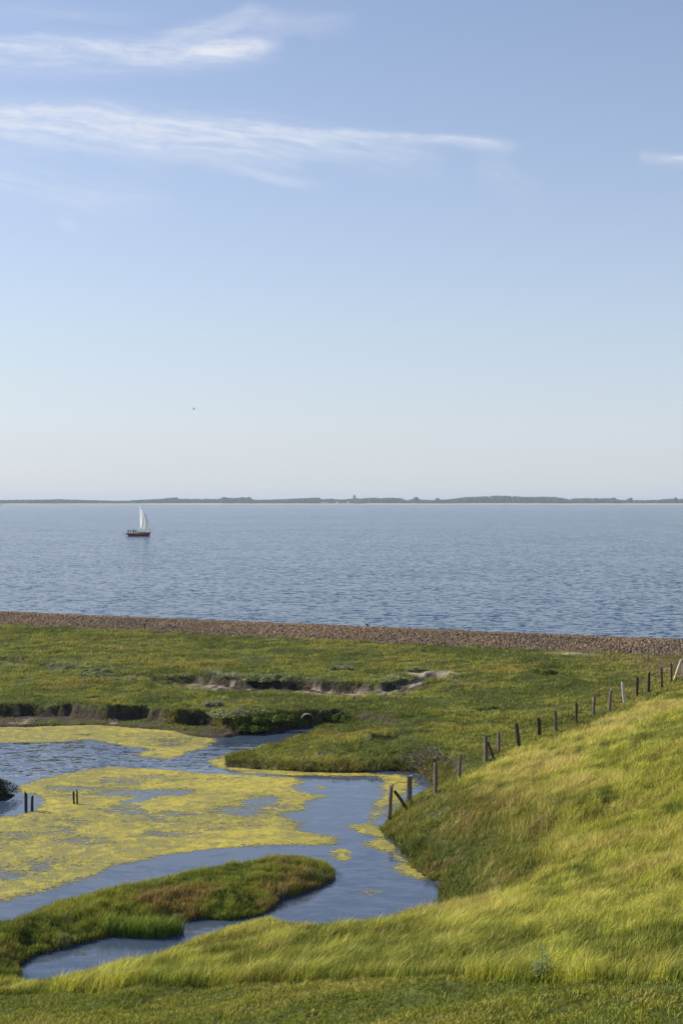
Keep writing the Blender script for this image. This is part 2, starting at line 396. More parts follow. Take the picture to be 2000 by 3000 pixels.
def water_mat(name, base, waves, rough=.08, ior=1.33):
    """waves: list of (length, stretch across, height)"""
    m = bpy.data.materials.new(name); m.use_nodes = True; nt = m.node_tree; N = NT(nt)
    b = nt.nodes['Principled BSDF']
    b.inputs['Base Color'].default_value = (*base, 1); b.inputs['Roughness'].default_value = rough; b.inputs['IOR'].default_value = ior; b.inputs['Specular IOR Level'].default_value = .33
    g = N.n('ShaderNodeNewGeometry').outputs['Position']
    sep = N.n('ShaderNodeSeparateXYZ'); N.l(g, sep.inputs[0])
    tot = None
    for i, (L, st, amp, ang) in enumerate(waves):
        ca, sa = math.cos(R(ang)), math.sin(R(ang))
        u = N.m('ADD', N.m('MULTIPLY', sep.outputs[0], ca), N.m('MULTIPLY', sep.outputs[1], sa))
        v = N.m('ADD', N.m('MULTIPLY', sep.outputs[0], -sa), N.m('MULTIPLY', sep.outputs[1], ca))
        n_ = N.noise(N.comb(N.m('DIVIDE', u, L * st), N.m('DIVIDE', v, L), i * 5.3), 1.0, 4.0, .55, .3)
        h_ = N.m('MULTIPLY', n_, amp)
        tot = h_ if tot is None else N.m('ADD', tot, h_)
    bp = N.n('ShaderNodeBump'); bp.inputs['Strength'].default_value = 1.0; bp.inputs['Distance'].default_value = 1.0
    return m, N, b, bp, tot, sep

# ------------------------------------------------------------------ terrain mesh
def build_ground():
    xs = np.concatenate([-np.geomspace(420, 36, 26), np.arange(-34, 34, .17), np.geomspace(36, 420, 26)])
    ys = np.concatenate([np.linspace(-220, 12, 40), np.arange(14, 62, .13), np.arange(62, 134, .22), np.linspace(140, 420, 12)])
    X, Y = np.meshgrid(xs, ys); sh = X.shape
    x = X.ravel(); y = Y.ravel(); h = H(x, y)
    T = dam_t(x, y); W = water_d(x, y); D = dike_d(x, y)
    n1 = fbm(x / 1.5, y / 1.5, 61, 4); n2 = fbm(x / 5, y / 5, 62, 3)
    green = np.array([.060, .075, .018]); mud = np.array([.062, .050, .040]); pale = np.array([.30, .26, .21]); rock = np.array([.14, .105, .08]); brown = np.array([.11, .075, .045])
    c = green[None] * (1 + .3 * n1[:, None])
    def mixc(c, k, m): return c * (1 - m[:, None]) + k[None] * m[:, None]
    eps = .12
    gx = (H(x + eps, y) - h) / eps; gy = (H(x, y + eps) - h) / eps; sl = np.hypot(gx, gy)
    c = mixc(c, mud, ss(.35, .7, sl) * (D < 1))
    c = mixc(c, mud, (1 - ss(.05, .3, W + .1 * n1)))
    f = samp(_flat, x, y) + .3 * fbm(x / 1.4, y / 1.4, 12, 3)
    c = mixc(c, mud, (f < .2) * 1.0 * ss(-.2, .2, n1 + .15)); c = mixc(c, pale, (f < .1) * (W > .2) * (sl < .3) * ss(.25, .5, n1 + .5 * n2))
    ck = samp(_ck, x, y); t = samp(_ckt, x, y); wv = np.interp(t, range(len(creek_w)), creek_w)
    inck = (1 - ss(wv * .45, wv * .6, ck)) * ss(4.5, 5.5, t)
    n3 = fbm(x / .35, y / .5, 63, 3); c = mixc(c, mud * .7, inck); c = mixc(c, pale * .85, inck * ss(-.05, .3, n3)); c = mixc(c, mud * .35, (sl > .45) * ss(-.2, .2, fbm(x / .25, y / .25, 64, 3)) * (D < 1) * .8); c = mixc(c, pale, inck * ss(7.0, 8.0, t) * ss(.05, .35, n1)); c = mixc(c, pale * .9, inck * ss(9.6, 10.2, t) * .8)
    c = mixc(c, rock, ss(-.3, .1, T))
    bx, by, _ = hit(1530, 1530); c = mixc(c, brown, np.exp(-(((x - bx) / 4) ** 2 + ((y - by) / 7) ** 2)) * .9 * (D < .6))
    for (px, py, rx_, ry_) in ((1310, 1500, 2.2, 1.2), (985, 1553, 1.6, 1.4), (558, 1745, .35, .6), (600, 1757, .7, .3), (645, 1712, .4, .5), (620, 1767, .5, .2), (480, 1443, 2, .4), (640, 1469, 2., .3), (60, 1441, 1.5, .3)):
        bx, by, _ = hit(px, py); q = np.exp(-(((x - bx) / rx_) ** 2 + ((y - by) / ry_) ** 2) ** 2)
        c = mixc(c, pale, q * ss(-.3, .2, n1))
    ny, nx = sh; I = np.arange(ny * nx).reshape(sh)
    F = np.stack([I[:-1, :-1], I[:-1, 1:], I[1:, 1:], I[1:, :-1]], -1).reshape(-1, 4)
    o = mesh_np('ground', np.stack([x, y, h], 1), F, ground_mat(), smooth=True, col=c)
    tag(o, 'salt marsh ground with low banks, grassy dike slope and shore', 'ground', kind='structure')
build_ground()

# ------------------------------------------------------------------ water
def ripple(N, sep, layers, gain=None):
    """tilts of the water surface, summed over several sizes of wave"""
    tx = ty = None
    for i, (sx, sy, kx, ky, det) in enumerate(layers):
        q = N.n('ShaderNodeTexNoise'); q.inputs['Scale'].default_value = 1.0; q.inputs['Detail'].default_value = det; q.inputs['Roughness'].default_value = .62; q.inputs['Distortion'].default_value = .4
        N.l(N.comb(N.m('DIVIDE', sep.outputs[0], sx), N.m('DIVIDE', sep.outputs[1], sy), i * 7.7), q.inputs['Vector'])
        c = N.n('ShaderNodeSeparateColor'); N.l(q.outputs['Color'], c.inputs[0])
        a = N.m('MULTIPLY', N.m('SUBTRACT', c.outputs[0], .5), kx); b = N.m('MULTIPLY', N.m('SUBTRACT', c.outputs[1], .5), ky)
        tx = a if tx is None else N.m('ADD', tx, a); ty = b if ty is None else N.m('ADD', ty, b)
    if gain is not None: tx = N.m('MULTIPLY', tx, gain); ty = N.m('MULTIPLY', ty, gain)
    v = N.n('ShaderNodeVectorMath', operation='NORMALIZE'); N.l(N.comb(tx, ty, 1.0), v.inputs[0])
    return v.outputs[0]
def build_sea():
    m, N, b, bp, tot, sep = water_mat('sea_water', (.014, .050, .105), [(9, 2.2, 1.1, 14)], .16)
    g = N.noise(N.comb(N.m('DIVIDE', sep.outputs[0], 220), N.m('DIVIDE', sep.outputs[1], 150)), 1.0, 4.0, .6)
    N.l(ripple(N, sep, [(.7, .5, .6, 1.7, 3.0), (1.7, 1.2, .3, 1.0, 3.0), (5, 4, .1, .30, 3.0), (16, 11, .05, .22, 3.0)], N.rng(g, .3, .7, .75, 1.2)), b.inputs['Normal'])
    a = dam_a + dam_n * 5.0
    L = 22000
    P = [a - dam_dir * L, a + dam_dir * L, a + dam_dir * L + np.array([0, 1.]) * 26000, a - dam_dir * L + np.array([0, 1.]) * 26000]
    V = [(p[0], p[1], SEA) for p in P]
    o = mesh_np('sea', V, np.array([[0, 1, 2, 3]]), m); tag(o, 'open blue sea with small choppy waves', 'sea', kind='structure')
build_sea()
def build_pond():
    m, N, b, bp, tot, sep = water_mat('pond_water', (.045, .068, .115), [(1.1, 1.8, .16, -20), (.35, 2.0, .05, 20), (.12, 1.5, .008, 0)], .06)
    b.inputs['Specular IOR Level'].default_value = .62
    # the wind ruffles the open water at the left, the rest lies calm
    x0, y0 = gp(120, 1735, POND)
    dx = N.m('DIVIDE', N.m('SUBTRACT', sep.outputs[0], x0), 9.0); dy = N.m('DIVIDE', N.m('SUBTRACT', sep.outputs[1], y0), 5.5)
    r = N.m('SQRT', N.m('ADD', N.m('MULTIPLY', dx, dx), N.m('MULTIPLY', dy, dy)))
    wind = N.rng(r, .6, 1.3, 1.0, .12)
    N.l(ripple(N, sep, [(1.2, .40, .25, 1.0, 3.0), (.3, .15, .3, .5, 2.0)], wind), b.inputs['Normal'])
    xs = [pond[:, 0].min() - 3, pond[:, 0].max() + 1]; 
    V = [(xs[0], 32, POND), (xs[1], 32, POND), (xs[1], 74, POND), (xs[0], 74, POND)]
    o = mesh_np('pond', V, np.array([[0, 1, 2, 3]]), m); tag(o, 'calm marsh pond water with ruffled patch at the left', 'pond', kind='structure')
build_pond()

# ------------------------------------------------------------------ algae mats
def build_algae():
    mats = [poly(p) for p in (
        [(40, 1805), (140, 1777), (250, 1762), (350, 1766), (450, 1775), (550, 1780), (690, 1788), (700, 1800), (668, 1812), (700, 1820), (762, 1830), (712, 1843), (720, 1865), (665, 1876), (712, 1888), (690, 1908),
         (772, 1925), (775, 1942), (640, 1944), (530, 1947), (475, 1951), (400, 1965), (330, 1977), (275, 1996), (225, 2015), (125, 2044), (50, 2062), (0, 2076), (-400, 2095), (-400, 1882), (0, 1880), (60, 1868), (100, 1856), (104, 1842), (66, 1828), (35, 1822)],
        [(478, 1749), (495, 1742), (530, 1730), (525, 1762), (650, 1768), (785, 1775), (850, 1772), (870, 1785), (790, 1786), (650, 1782), (540, 1778), (494, 1764)],
        [(-400, 1670), (0, 1668), (225, 1664), (400, 1678), (505, 1698), (485, 1712), (450, 1727), (385, 1744), (300, 1741), (347, 1724), (280, 1713), (200, 1703), (85, 1706), (0, 1708), (-400, 1708)],
        [(850, 1778), (920, 1780), (960, 1790), (950, 1810), (925, 1835), (900, 1860), (880, 1890), (869, 1908), (917, 1945), (944, 1985), (980, 2008), (969, 2022), (934, 2012), (899, 1996), (919, 1981), (884, 1962), (829, 1943), (859, 1925), (789, 1901), (834, 1886), (846, 1850), (872, 1822), (886, 1800)],
        [(797, 2008), (815, 2005), (832, 2009), (817, 2013)], [(830, 2052), (852, 2047), (875, 2052), (852, 2057)], [(927, 2095), (940, 2092), (950, 2095), (938, 2098)],
        [(772, 1950), (800, 1955), (808, 1975), (780, 1982), (765, 1965)], [(722, 1808), (737, 1806), (750, 1810), (735, 1814)])]
    S_ = .10
    x0, x1 = -22, 6; X, Y = np.meshgrid(np.arange(x0, x1, S_), np.arange(38, 76, S_))
    d = np.full(X.shape, 1e9)
    for p in mats: d = np.minimum(d, sdf(X, Y, p))
    ed = d + .45 * fbm(X / 2.4, Y / 1.6, 71, 4) * ss(-.1, .6, -d + .5) + .12 * fbm(X / .5, Y / .4, 72, 3)
    dens = ss(.32, -.55, ed) * (1 - .55 * ss(-.05, -.55, fbm(X / 1.6, Y / 1.1, 78, 4)) * ss(-.3, -1.5, d)) * (.86 + .30 * fbm(X / .7, Y / .6, 79, 3))
    for (px, py, rx_, ry_, k) in ((340, 1820, 95, 9, .75), (330, 1838, 35, 6, .85), (590, 1840, 45, 7, .8), (560, 1862, 70, 12, .6), (150, 1985, 80, 14, .4), (20, 2012, 30, 8, .9), (300, 2000, 60, 10, .35), (380, 1705, 70, 8, .5), (280, 1690, 60, 5, .3), (700, 1860, 30, 14, .5), (870, 1850, 22, 30, .35), (60, 1925, 40, 8, .2), (415, 1720, 40, 8, .2), (270, 1880, 60, 6, .3)):
        cx, cy = gp(px, py, POND); sx = rx_ / FPX * cy; sy = abs(gp(px, py + ry_, POND)[1] - cy)
        q = ((X - cx + .8 * fbm(X / 2, Y / 2, 73, 3)) / sx) ** 2 + ((Y - cy + .8 * fbm(X / 2, Y / 2, 74, 3)) / sy) ** 2
        dens = dens * (1 - k * np.exp(-q * .8))
    keep = dens > .12
    W = water_d(X, Y); keep &= (W < .12)
    z = POND + .006 + .022 * np.clip(fbm(X / .35, Y / .35, 75, 3) + .3, 0, 1) * ss(.3, .8, dens)
    I = -np.ones(X.shape, int)
    cell = keep[:-1, :-1] | keep[1:, :-1] | keep[:-1, 1:] | keep[1:, 1:]
    used = np.zeros(X.shape, bool)
    for a in (slice(None, -1), slice(1, None)):
        for b_ in (slice(None, -1), slice(1, None)): used[a, b_] |= cell
    I[used] = np.arange(used.sum())
    F = np.stack([I[:-1, :-1], I[:-1, 1:], I[1:, 1:], I[1:, :-1]], -1)[cell]
    V = np.stack([X[used], Y[used], z[used]], 1)
    hue = ss(-.5, .6, fbm(X / 3.5, Y / 1.6, 77, 4) - .15 * ss(62, 70, Y) )
    hue = np.clip(hue + .25 * ss(1.2, 0., -d) - .1, 0, 1)
    col = np.stack([dens, hue, np.zeros_like(hue)], -1)[used]
    m = bpy.data.materials.new('algae'); m.use_nodes = True; nt = m.node_tree; N = NT(nt); b = nt.nodes['Principled BSDF']; out = nt.nodes['Material Output']
    at = N.n('ShaderNodeAttribute', attribute_name='Col'); sp = N.n('ShaderNodeSeparateColor'); N.l(at.outputs['Color'], sp.inputs[0])
    g = N.n('ShaderNodeNewGeometry').outputs['Position']
    n1 = N.noise(g, 3.5, 8.0, .72); n2 = N.noise(g, 14.0, 4.0, .6)
    n0 = N.noise(g, .9, 6.0, .7)
    c = N.mix(N.rng(N.m('ADD', sp.outputs[1], N.m('MULTIPLY', N.m('SUBTRACT', n0, .5), 2.2)), .2, .9), (.14, .15, .04), (.38, .33, .035))
    c = N.mix(N.rng(n1, .47, .56, 0, .9), c, (.15, .15, .055))
    n4 = N.noise(g, 1.8, 5.0, .65, .5); c = N.mix(N.rng(n4, .52, .60, 0, .7), c, (.22, .19, .07)); c = N.mix(N.rng(N.m('ADD', N.m('MULTIPLY', n2, .5), N.m('MULTIPLY', n4, .5)), .42, .52, .8, 0), c, (.44, .37, .035)); c = N.mix(N.rng(n2, .5, .7, 0, .5), c, (.38, .33, .07))
    N.l(c, b.inputs['Base Color']); b.inputs['Roughness'].default_value = .7; b.inputs['Specular IOR Level'].default_value = .3
    bp = N.n('ShaderNodeBump'); bp.inputs['Strength'].default_value = .9; bp.inputs['Distance'].default_value = .05
    N.l(N.m('ADD', n1, N.m('MULTIPLY', n2, .5)), bp.inputs['Height']); N.l(bp.outputs[0], b.inputs['Normal'])
    n3 = N.noise(g, 5.0, 8.0, .75)
    a = N.rng(N.m('ADD', sp.outputs[0], N.m('MULTIPLY', N.m('SUBTRACT', n3, .5), 2.6)), .14, .66)
    tr = N.n('ShaderNodeBsdfTransparent'); mx = N.n('ShaderNodeMixShader')
    N.l(a, mx.inputs[0]); N.l(tr.outputs[0], mx.inputs[1]); N.l(b.outputs[0], mx.inputs[2]); N.l(mx.outputs[0], out.inputs[0])
    o = mesh_np('algae_mat', V, F, m, smooth=True, col=col); tag(o, 'yellow green algae mats floating over the marsh pond', 'algae', kind='stuff')
build_algae()

# ------------------------------------------------------------------ grasses
def blades(name, P, hgt, wid, lean, col, tipcol, m, curve=.5):
    """P (n,3) feet, lean (n,2) sideways shift of the tip"""
    n = len(P); az = rng.uniform(0, 2 * np.pi, n)
    ux = np.stack([np.cos(az), np.sin(az), np.zeros(n)], 1) * (wid / 2)[:, None]
    L3 = np.concatenate([lean, np.zeros((n, 1))], 1); up = np.array([0, 0, 1.])
    mid = P + L3 * .32 + up * (hgt * .58)[:, None]
    tip = P + L3 + up * hgt[:, None]
    V = np.stack([P - ux - up * .03, P + ux - up * .03, mid - ux * .75, mid + ux * .75, tip], 1).reshape(-1, 3)
    b = np.arange(n) * 5
    F4 = np.stack([b, b + 1, b + 3, b + 2], 1); F3 = np.stack([b + 2, b + 3, b + 4], 1)
    mc = col * .5 + tipcol * .5
    c = np.stack([col, col, mc, mc, tipcol], 1).reshape(-1, 3)
    return mesh_np(name, V, [F4, F3], m, col=c)
def scatter(x0, x1, y0, y1, dens, wedge=None):
    n = int((x1 - x0) * (y1 - y0) * dens)
    x = rng.uniform(x0, x1, n); y = rng.uniform(y0, y1, n)
    if wedge is not None:
        k = np.abs(x) < wedge[0] * y + wedge[1]; x, y = x[k], y[k]
    return x, y
def clumped(x, y, s, amt, seed):
    """keep more points where the noise is high"""
    k = rng.uniform(0, 1, len(x)) < 1 - amt + amt * ss(-.4, .4, fbm(x / s, y / s, seed, 3))
    return x[k], y[k]
def jit(c, n, a=.18):
    return c * (1 + rng.normal(0, a, (n, 1))) * (1 + rng.normal(0, a * .35, (n, 3)))
def mx3(a, b, t): return np.asarray(a) * (1 - t[:, None]) + np.asarray(b) * t[:, None]
MB = blade_mat('grass_blade')

def bay_edge(x, y):   # how far from the toe of the dike the tall grass starts
    return .35 + 3.0 * np.exp(-((y - 44.0) / 5.5) ** 2) + 1.9 * fbm(x / 1.5, y / 1.5, 81, 4)

def build_tall():
    parts = [scatter(-12, 13, 18, 42, 850, (.255, .8)), scatter(-2, 18, 42, 58, 700, (.255, 1.2)), scatter(2, 26, 58, 92, 420, (.255, 2)), scatter(-30, 34, 18, 110, 25)]
    x = np.concatenate([p[0] for p in parts]); y = np.concatenate([p[1] for p in parts])
    D = dike_d(x, y); W = water_d(x, y); M = mow(x, y)
    be = bay_edge(x, y); k = (D > be) | ((D > .2) & (rng.uniform(0, 1, len(x)) < .30 * ss(3.5, .3, be - D))) | ((y < 40.5) & (x < 1.4) & (samp(_isl, x, y) > .3)); k &= (W > .06) & (M > 0) & (dam_t(x, y) < -3)
    # a bare hollow on the slope
    hx, hy, _ = hit(1440, 1664); hollow = np.exp(-(((x - hx) / 1.9) ** 2 + ((y - hy) / 2.4) ** 2))
    k &= rng.uniform(0, 1, len(x)) > hollow * .8
    x, y, D, M, W, hollow = (a[k] for a in (x, y, D, M, W, hollow)); n = len(x)
    s1 = fbm(x / 2.6, y / 3.6, 82, 4); s2 = fbm(x / 7, y / 9, 83, 3); s3 = fbm(x / .7, y / .9, 84, 3)
    straw = ss(-.15, .75, .9 * s1 + .5 * s3 + .5 * s2 + .45 * np.exp(-((D - 2.0) / 3.0) ** 2) * (y > 47) + .55 * np.exp(-(((x + .5) / 3.5) ** 2 + ((y - 34.5) / 2.8) ** 2)) - .30)
    s6 = fbm(x / .42, y / .55, 87, 2); s7 = fbm(x / .3, y / .3, 88, 2); hgt = (.33 + .13 * s1 + .12 * s3 + .13 * s6) * rng.uniform(.55, 1.25, n) * (1 - .4 * ss(60, 90, y)) * (.88 - .16 * ss(36, 28, y))
    hgt *= (.5 + .5 * ss(.0, 1.2, W)) * (1 - .45 * ss(5, 2, W) * (y < 41)); hgt *= 1 + .6 * ss(1.1, .2, M); hgt = np.clip(hgt * .88, .08, .7)
    g1 = mx3((.125, .165, .022), (.300, .320, .040), ss(-.42, .42, s2 + s3 * .8 + s6 * .6 + s1 * .3)); olive = ss(.05, .5, fbm(x / 1.5, y / 1.9, 89, 4)); g1 = mx3(g1, (.24, .20, .055), olive * .55); c = mx3(g1, (.43, .37, .13), straw * .65)
    tip = mx3(mx3(g1, (.38, .36, .09), np.full(n, .28)), (.52, .42, .16), straw * .75)
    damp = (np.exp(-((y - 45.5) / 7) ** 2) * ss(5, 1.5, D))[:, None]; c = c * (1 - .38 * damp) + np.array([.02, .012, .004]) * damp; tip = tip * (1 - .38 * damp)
    f = 1.0 + .16 * s3[:, None] + .30 * s6[:, None]; seed = (rng.uniform(0, 1, n) < .10 + .12 * ss(0, .5, s6))[:, None]; tip = np.where(seed, np.array([[.50, .42, .19]]), tip)
    c = jit(c * f, n, .16); tip = jit(tip * f, n, .18)
    la = .55 + 1.1 * s1          # the wind lies the grass over in waves
    ang = R(20) + .9 * s2 + .9 * s3 + 1.2 * s7 + rng.normal(0, .75, n)
    ll = hgt * np.clip(.60 + .4 * s1 + .5 * s6 + rng.normal(0, .30, n), .05, 1.3)
    lean = np.stack([np.cos(ang), np.sin(ang)], 1) * ll[:, None]
    P = np.stack([x, y, H(x, y)], 1); wid = .005 + .00023 * y
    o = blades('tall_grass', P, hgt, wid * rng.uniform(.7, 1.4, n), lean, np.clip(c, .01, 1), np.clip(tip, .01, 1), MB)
    tag(o, 'tall windblown grass, green and straw coloured, on the dike slope', 'tall grass', kind='stuff'); print('tall', n)
build_tall()

def build_mown():
    parts = [scatter(-10, 10, 15, 33, 900, (.255, .6)), scatter(-30, 30, 12, 40, 20)]
    x = np.concatenate([p[0] for p in parts]); y = np.concatenate([p[1] for p in parts])
    k = (mow(x, y) < .25) & (dike_d(x, y) > -3) & (water_d(x, y) > .3); x, y = x[k], y[k]
    s0 = fbm(x / .35, y / .5, 90, 3); k = s0 + rng.uniform(-.6, .6, len(x)) > -.45; x, y, s0 = x[k], y[k], s0[k]; n = len(x)
    s1 = fbm(x / 1.8, y / .45, 91, 4); s2 = fbm(x / 3, y / 3, 92, 3)
    hgt = np.clip(.055 + .03 * s0 + .02 * s1, .02, .12) * rng.uniform(.6, 1.5, n)
    straw = ss(.1, .7, s1 + .5 * s2 + .25 * s0)
    c = mx3(mx3((.140, .175, .024), (.250, .265, .040), ss(-.4, .4, s2 + s0 * .5)), (.38, .31, .12), straw * .6)
    tip = mx3(c, (.33, .29, .10), np.full(n, .25))
    ang = rng.uniform(0, 2 * np.pi, n); lean = np.stack([np.cos(ang), np.sin(ang)], 1) * (hgt * .9)[:, None]
    P = np.stack([x, y, H(x, y)], 1)
    o = blades('mown_grass', P, hgt, .016 * rng.uniform(.7, 1.5, n), lean, np.clip(jit(c, n), .01, 1), np.clip(jit(tip, n), .01, 1), MB)
    tag(o, 'short mown grass strip across the foreground of the dike', 'mown grass', kind='stuff'); print('mown', n)
build_mown()

def build_marsh():
    parts = [scatter(-16, 16, 38, 72, 280, (.255, 1.5)), scatter(-24, 24, 72, 95, 150, (.255, 2)), scatter(-36, 36, 95, 124, 95, (.255, 3)), scatter(-44, 44, 40, 126, 8)]
    x = np.concatenate([p[0] for p in parts]); y = np.concatenate([p[1] for p in parts])
    W = water_d(x, y); D = dike_d(x, y); T = dam_t(x, y)
    fl = samp(_flat, x, y) + .3 * fbm(x / 1.4, y / 1.4, 12, 3)
    t = samp(_ckt, x, y); wv = np.interp(t, range(len(creek_w)), creek_w)
    ck = samp(_ck, x, y); inck = (ck < wv * .55) & (t > 4.8)
    k = (W > .04) & ((W > .3) | (rng.uniform(0, 1, len(x)) < .6)) & (D < bay_edge(x, y) + 1.0) & (y > 38.6) & ~((y < 40.6) & (x < 1.2)) & (T < -.05) & (samp(_isl, x, y) > .3)
    k &= (fl > .12) | (rng.uniform(0, 1, len(x)) < .55 * ss(.0, .4, fbm(x / 1.0, y / 1.0, 101, 3) + .1))
    k &= ~inck | (rng.uniform(0, 1, len(x)) < .04)
    x, y = x[k], y[k]
    keep = np.ones(len(x), bool)
    for (px, py, rx_, ry_) in ((1310, 1500, 2.2, .7), (985, 1553, 1.6, 1.4), (558, 1745, .35, .6), (600, 1757, .7, .3), (645, 1712, .4, .5), (640, 1469, 2., .25), (480, 1443, 2, .3)):
        bx, by, _ = hit(px, py); q = np.exp(-(((x - bx) / rx_) ** 2 + ((y - by) / ry_) ** 2) ** 2)
        keep &= rng.uniform(0, 1, len(x)) > q * .9
    bx, by, _ = hit(1530, 1530); q = np.exp(-(((x - bx) / 4) ** 2 + ((y - by) / 7) ** 2)); keep &= rng.uniform(0, 1, len(x)) > q * .75
    x, y = x[keep], y[keep]
    s0 = fbm(x / .6, y / .8, 102, 3); k = s0 + rng.uniform(-.8, .8, len(x)) > -.35; x, y = x[k], y[k]; n = len(x)
    s0 = fbm(x / .6, y / .8, 102, 3); s1 = fbm(x / 3.2, y / 3.2, 103, 4); s2 = fbm(x / 9, y / 9, 104, 3); s3 = fbm(x / 2.2, y / 1.1, 105, 4)
    D = dike_d(x, y); W = water_d(x, y); fl = samp(_flat, x, y); t = samp(_ckt, x, y); ck = samp(_ck, x, y)
    scr = ss(.15, .9, np.exp(-((y - 44.5) / 7) ** 2) * (D > -2.5) * (x > 0) * 1.3)
    rim = np.exp(-((ck - 1.6) / .9) ** 2) * (t < 11)
    hgt = np.clip(.10 + .11 * s0 + .07 * s3, .03, .34) * (1 + 1.3 * scr * ss(-.3, .4, fbm(x / .7, y / .7, 110, 3)) + .9 * rim * ss(-.2, .5, s3 + .2)) * (1 + .8 * np.exp(-(W / .8) ** 2)) * rng.uniform(.6, 1.35, n)
    hgt *= np.where(fl < .3, .7, 1)
    c = mx3((.100, .128, .026), (.250, .258, .056), ss(-.35, .40, s1 * .9 + s2 * .6 + s3 * .6 + s0 * .35))
    warm = ss(.05, .6, fbm(x / 5, y / 4, 106, 4) + .25 * s0); c = mx3(c, (.34, .28, .075), warm * .75)
    red = ss(.35, .7, fbm(x / 2.2, y / 1.8, 107, 3)); c = mx3(c, (.19, .115, .065), red * .45)
    c = mx3(c, (.105, .135, .034), scr * .6 * ss(-.4, .3, s3)); c = mx3(c, (.26, .19, .11), scr * .75 * ss(-.05, .3, fbm(x / .9, y / .7, 115, 3)))
    silver = np.clip(rim * ss(.0, .35, fbm(x / 1.3, y / 1.3, 108, 3)) + .9 * ss(.50, .75, fbm(x / 1.1, y / 1.4, 109, 3)) * .8, 0, 1); c = mx3(c, (.25, .27, .20), silver * .8)
    c = mx3(c, (.075, .095, .025), (fl < .6) * .4)
    tip = mx3(c, (.24, .25, .06), np.full(n, .12)); tip = mx3(tip, (.33, .34, .27), silver * .6)
    ang = rng.uniform(0, 2 * np.pi, n); lean = np.stack([np.cos(ang) + .3, np.sin(ang)], 1) * (hgt * .6)[:, None]
    P = np.stack([x, y, H(x, y)], 1); wid = (.018 + .00042 * (y - 40)) * rng.uniform(.7, 1.6, n)
    o = blades('marsh_grass', P, hgt, wid, lean, np.clip(jit(c, n, .13), .01, 1), np.clip(jit(tip, n, .13), .01, 1), MB)
    tag(o, 'low green salt marsh turf between pond and stone dam', 'marsh grass', kind='stuff'); print('marsh', n)
build_marsh()

def build_island():
    x, y = scatter(-16, 1.5, 33.5, 50, 1500, (.27, 1.2)); I = samp(_isl, x, y); W = water_d(x, y); tu = samp(_tuft, x, y); lf = samp(_lft, x, y)
    k = (I < .15) & (W > -.02) & (samp(_pond, x, y) < .5) & (lf > .5); x, y, W, tu = x[k], y[k], W[k], tu[k]; n = len(x)
    s0 = fbm(x / .5, y / .5, 111, 3); s1 = fbm(x / 1.8, y / 1.5, 112, 4); s2 = fbm(x / .9, y / .9, 113, 3)
    tuft = tu < .2
    s4 = fbm(x / .28, y / .28, 116, 2); hgt = np.clip(.15 + .11 * s0 + .05 * s1 + .09 * s4, .04, .4) * rng.uniform(.6, 1.3, n); hgt = np.where(tuft, .40 * rng.uniform(.5, 1.2, n), hgt)
    edge = np.exp(-(W / .35) ** 2)
    c = mx3((.115, .165, .024), (.250, .275, .045), ss(-.35, .35, s1 + s0 * .6 + s4 * .5))
    red = ss(.10, .55, fbm(x / 1.6, y / 1.1, 114, 4) + .2 * s0 + .35 * np.exp(-(((x + 4.5) / 2.6) ** 2 + ((y - 39.5) / 1.6) ** 2)))
    c = mx3(c, (.30, .16, .10), red * .6); grey = ss(.40, .7, s2 + .1); c = mx3(c, (.25, .24, .19), grey * .6)
    c = np.where(tuft[:, None], mx3((.11, .20, .025), (.19, .27, .04), ss(-.4, .4, s0)), c)
    tip = mx3(c, (.27, .25, .09), np.full(n, .28))
    ang = rng.uniform(0, 2 * np.pi, n); lean = np.stack([np.cos(ang) + .2, np.sin(ang)], 1) * (hgt * np.where(tuft, .5, .38))[:, None]
    P = np.stack([x, y, np.maximum(H(x, y), POND - .02)], 1)
    o = blades('island_plants', P, hgt, .017 * rng.uniform(.7, 1.5, n), lean, np.clip(jit(c, n, .2), .01, 1), np.clip(jit(tip, n, .2), .01, 1), MB)
    tag(o, 'dense green and reddish marsh plants covering the long island', 'marsh plants', kind='stuff'); print('island', n)
build_island()

def build_fringe():
    x, y = scatter(-26, 14, 38, 74, 420, (.255, 2)); W = water_d(x, y); I = samp(_isl, x, y); fl = samp(_flat, x, y) + .3 * fbm(x / 1.4, y / 1.4, 12, 3); D = dike_d(x, y)
    cliff = (np.abs(fl - .2) < .22) & (W > .1); rim_ = (W > .0) & (W < .8) & (fl > .5) & (I > .3)
    k = (cliff | rim_) & (y > 40) & (rng.uniform(0, 1, len(x)) < .25 + .75 * ss(-.35, .15, fbm(x / .6, y / .6, 140, 3))); x, y, W, D, fl = (a[k] for a in (x, y, W, D, fl)); n = len(x)
    s0 = fbm(x / .4, y / .4, 141, 3); s1 = fbm(x / 1.6, y / 1.6, 142, 3)
    hgt = np.clip(.17 + .13 * s0, .05, .4) * rng.uniform(.6, 1.3, n); c = mx3((.075, .105, .020), (.20, .20, .040), ss(-.35, .4, s1 + .6 * s0)); c = mx3(c, (.17, .11, .06), ss(.1, .5, fbm(x / .8, y / .8, 143, 3)) * .6)
    ang = rng.uniform(0, 2 * np.pi, n); lean = np.stack([np.cos(ang), np.sin(ang) - .5], 1) * (hgt * .8)[:, None]
    o = blades('shore_plants', np.stack([x, y, H(x, y)], 1), hgt, .034 * rng.uniform(.6, 1.5, n), lean, jit(c, n, .2).clip(.01, 1), jit(mx3(c, (.26, .25, .09), np.full(n, .2)), n, .2).clip(.01, 1), MB)
    tag(o, 'ragged fringe of green and brown plants hanging over the pond banks', 'shore plants', kind='stuff'); print('fringe', n)
build_fringe()

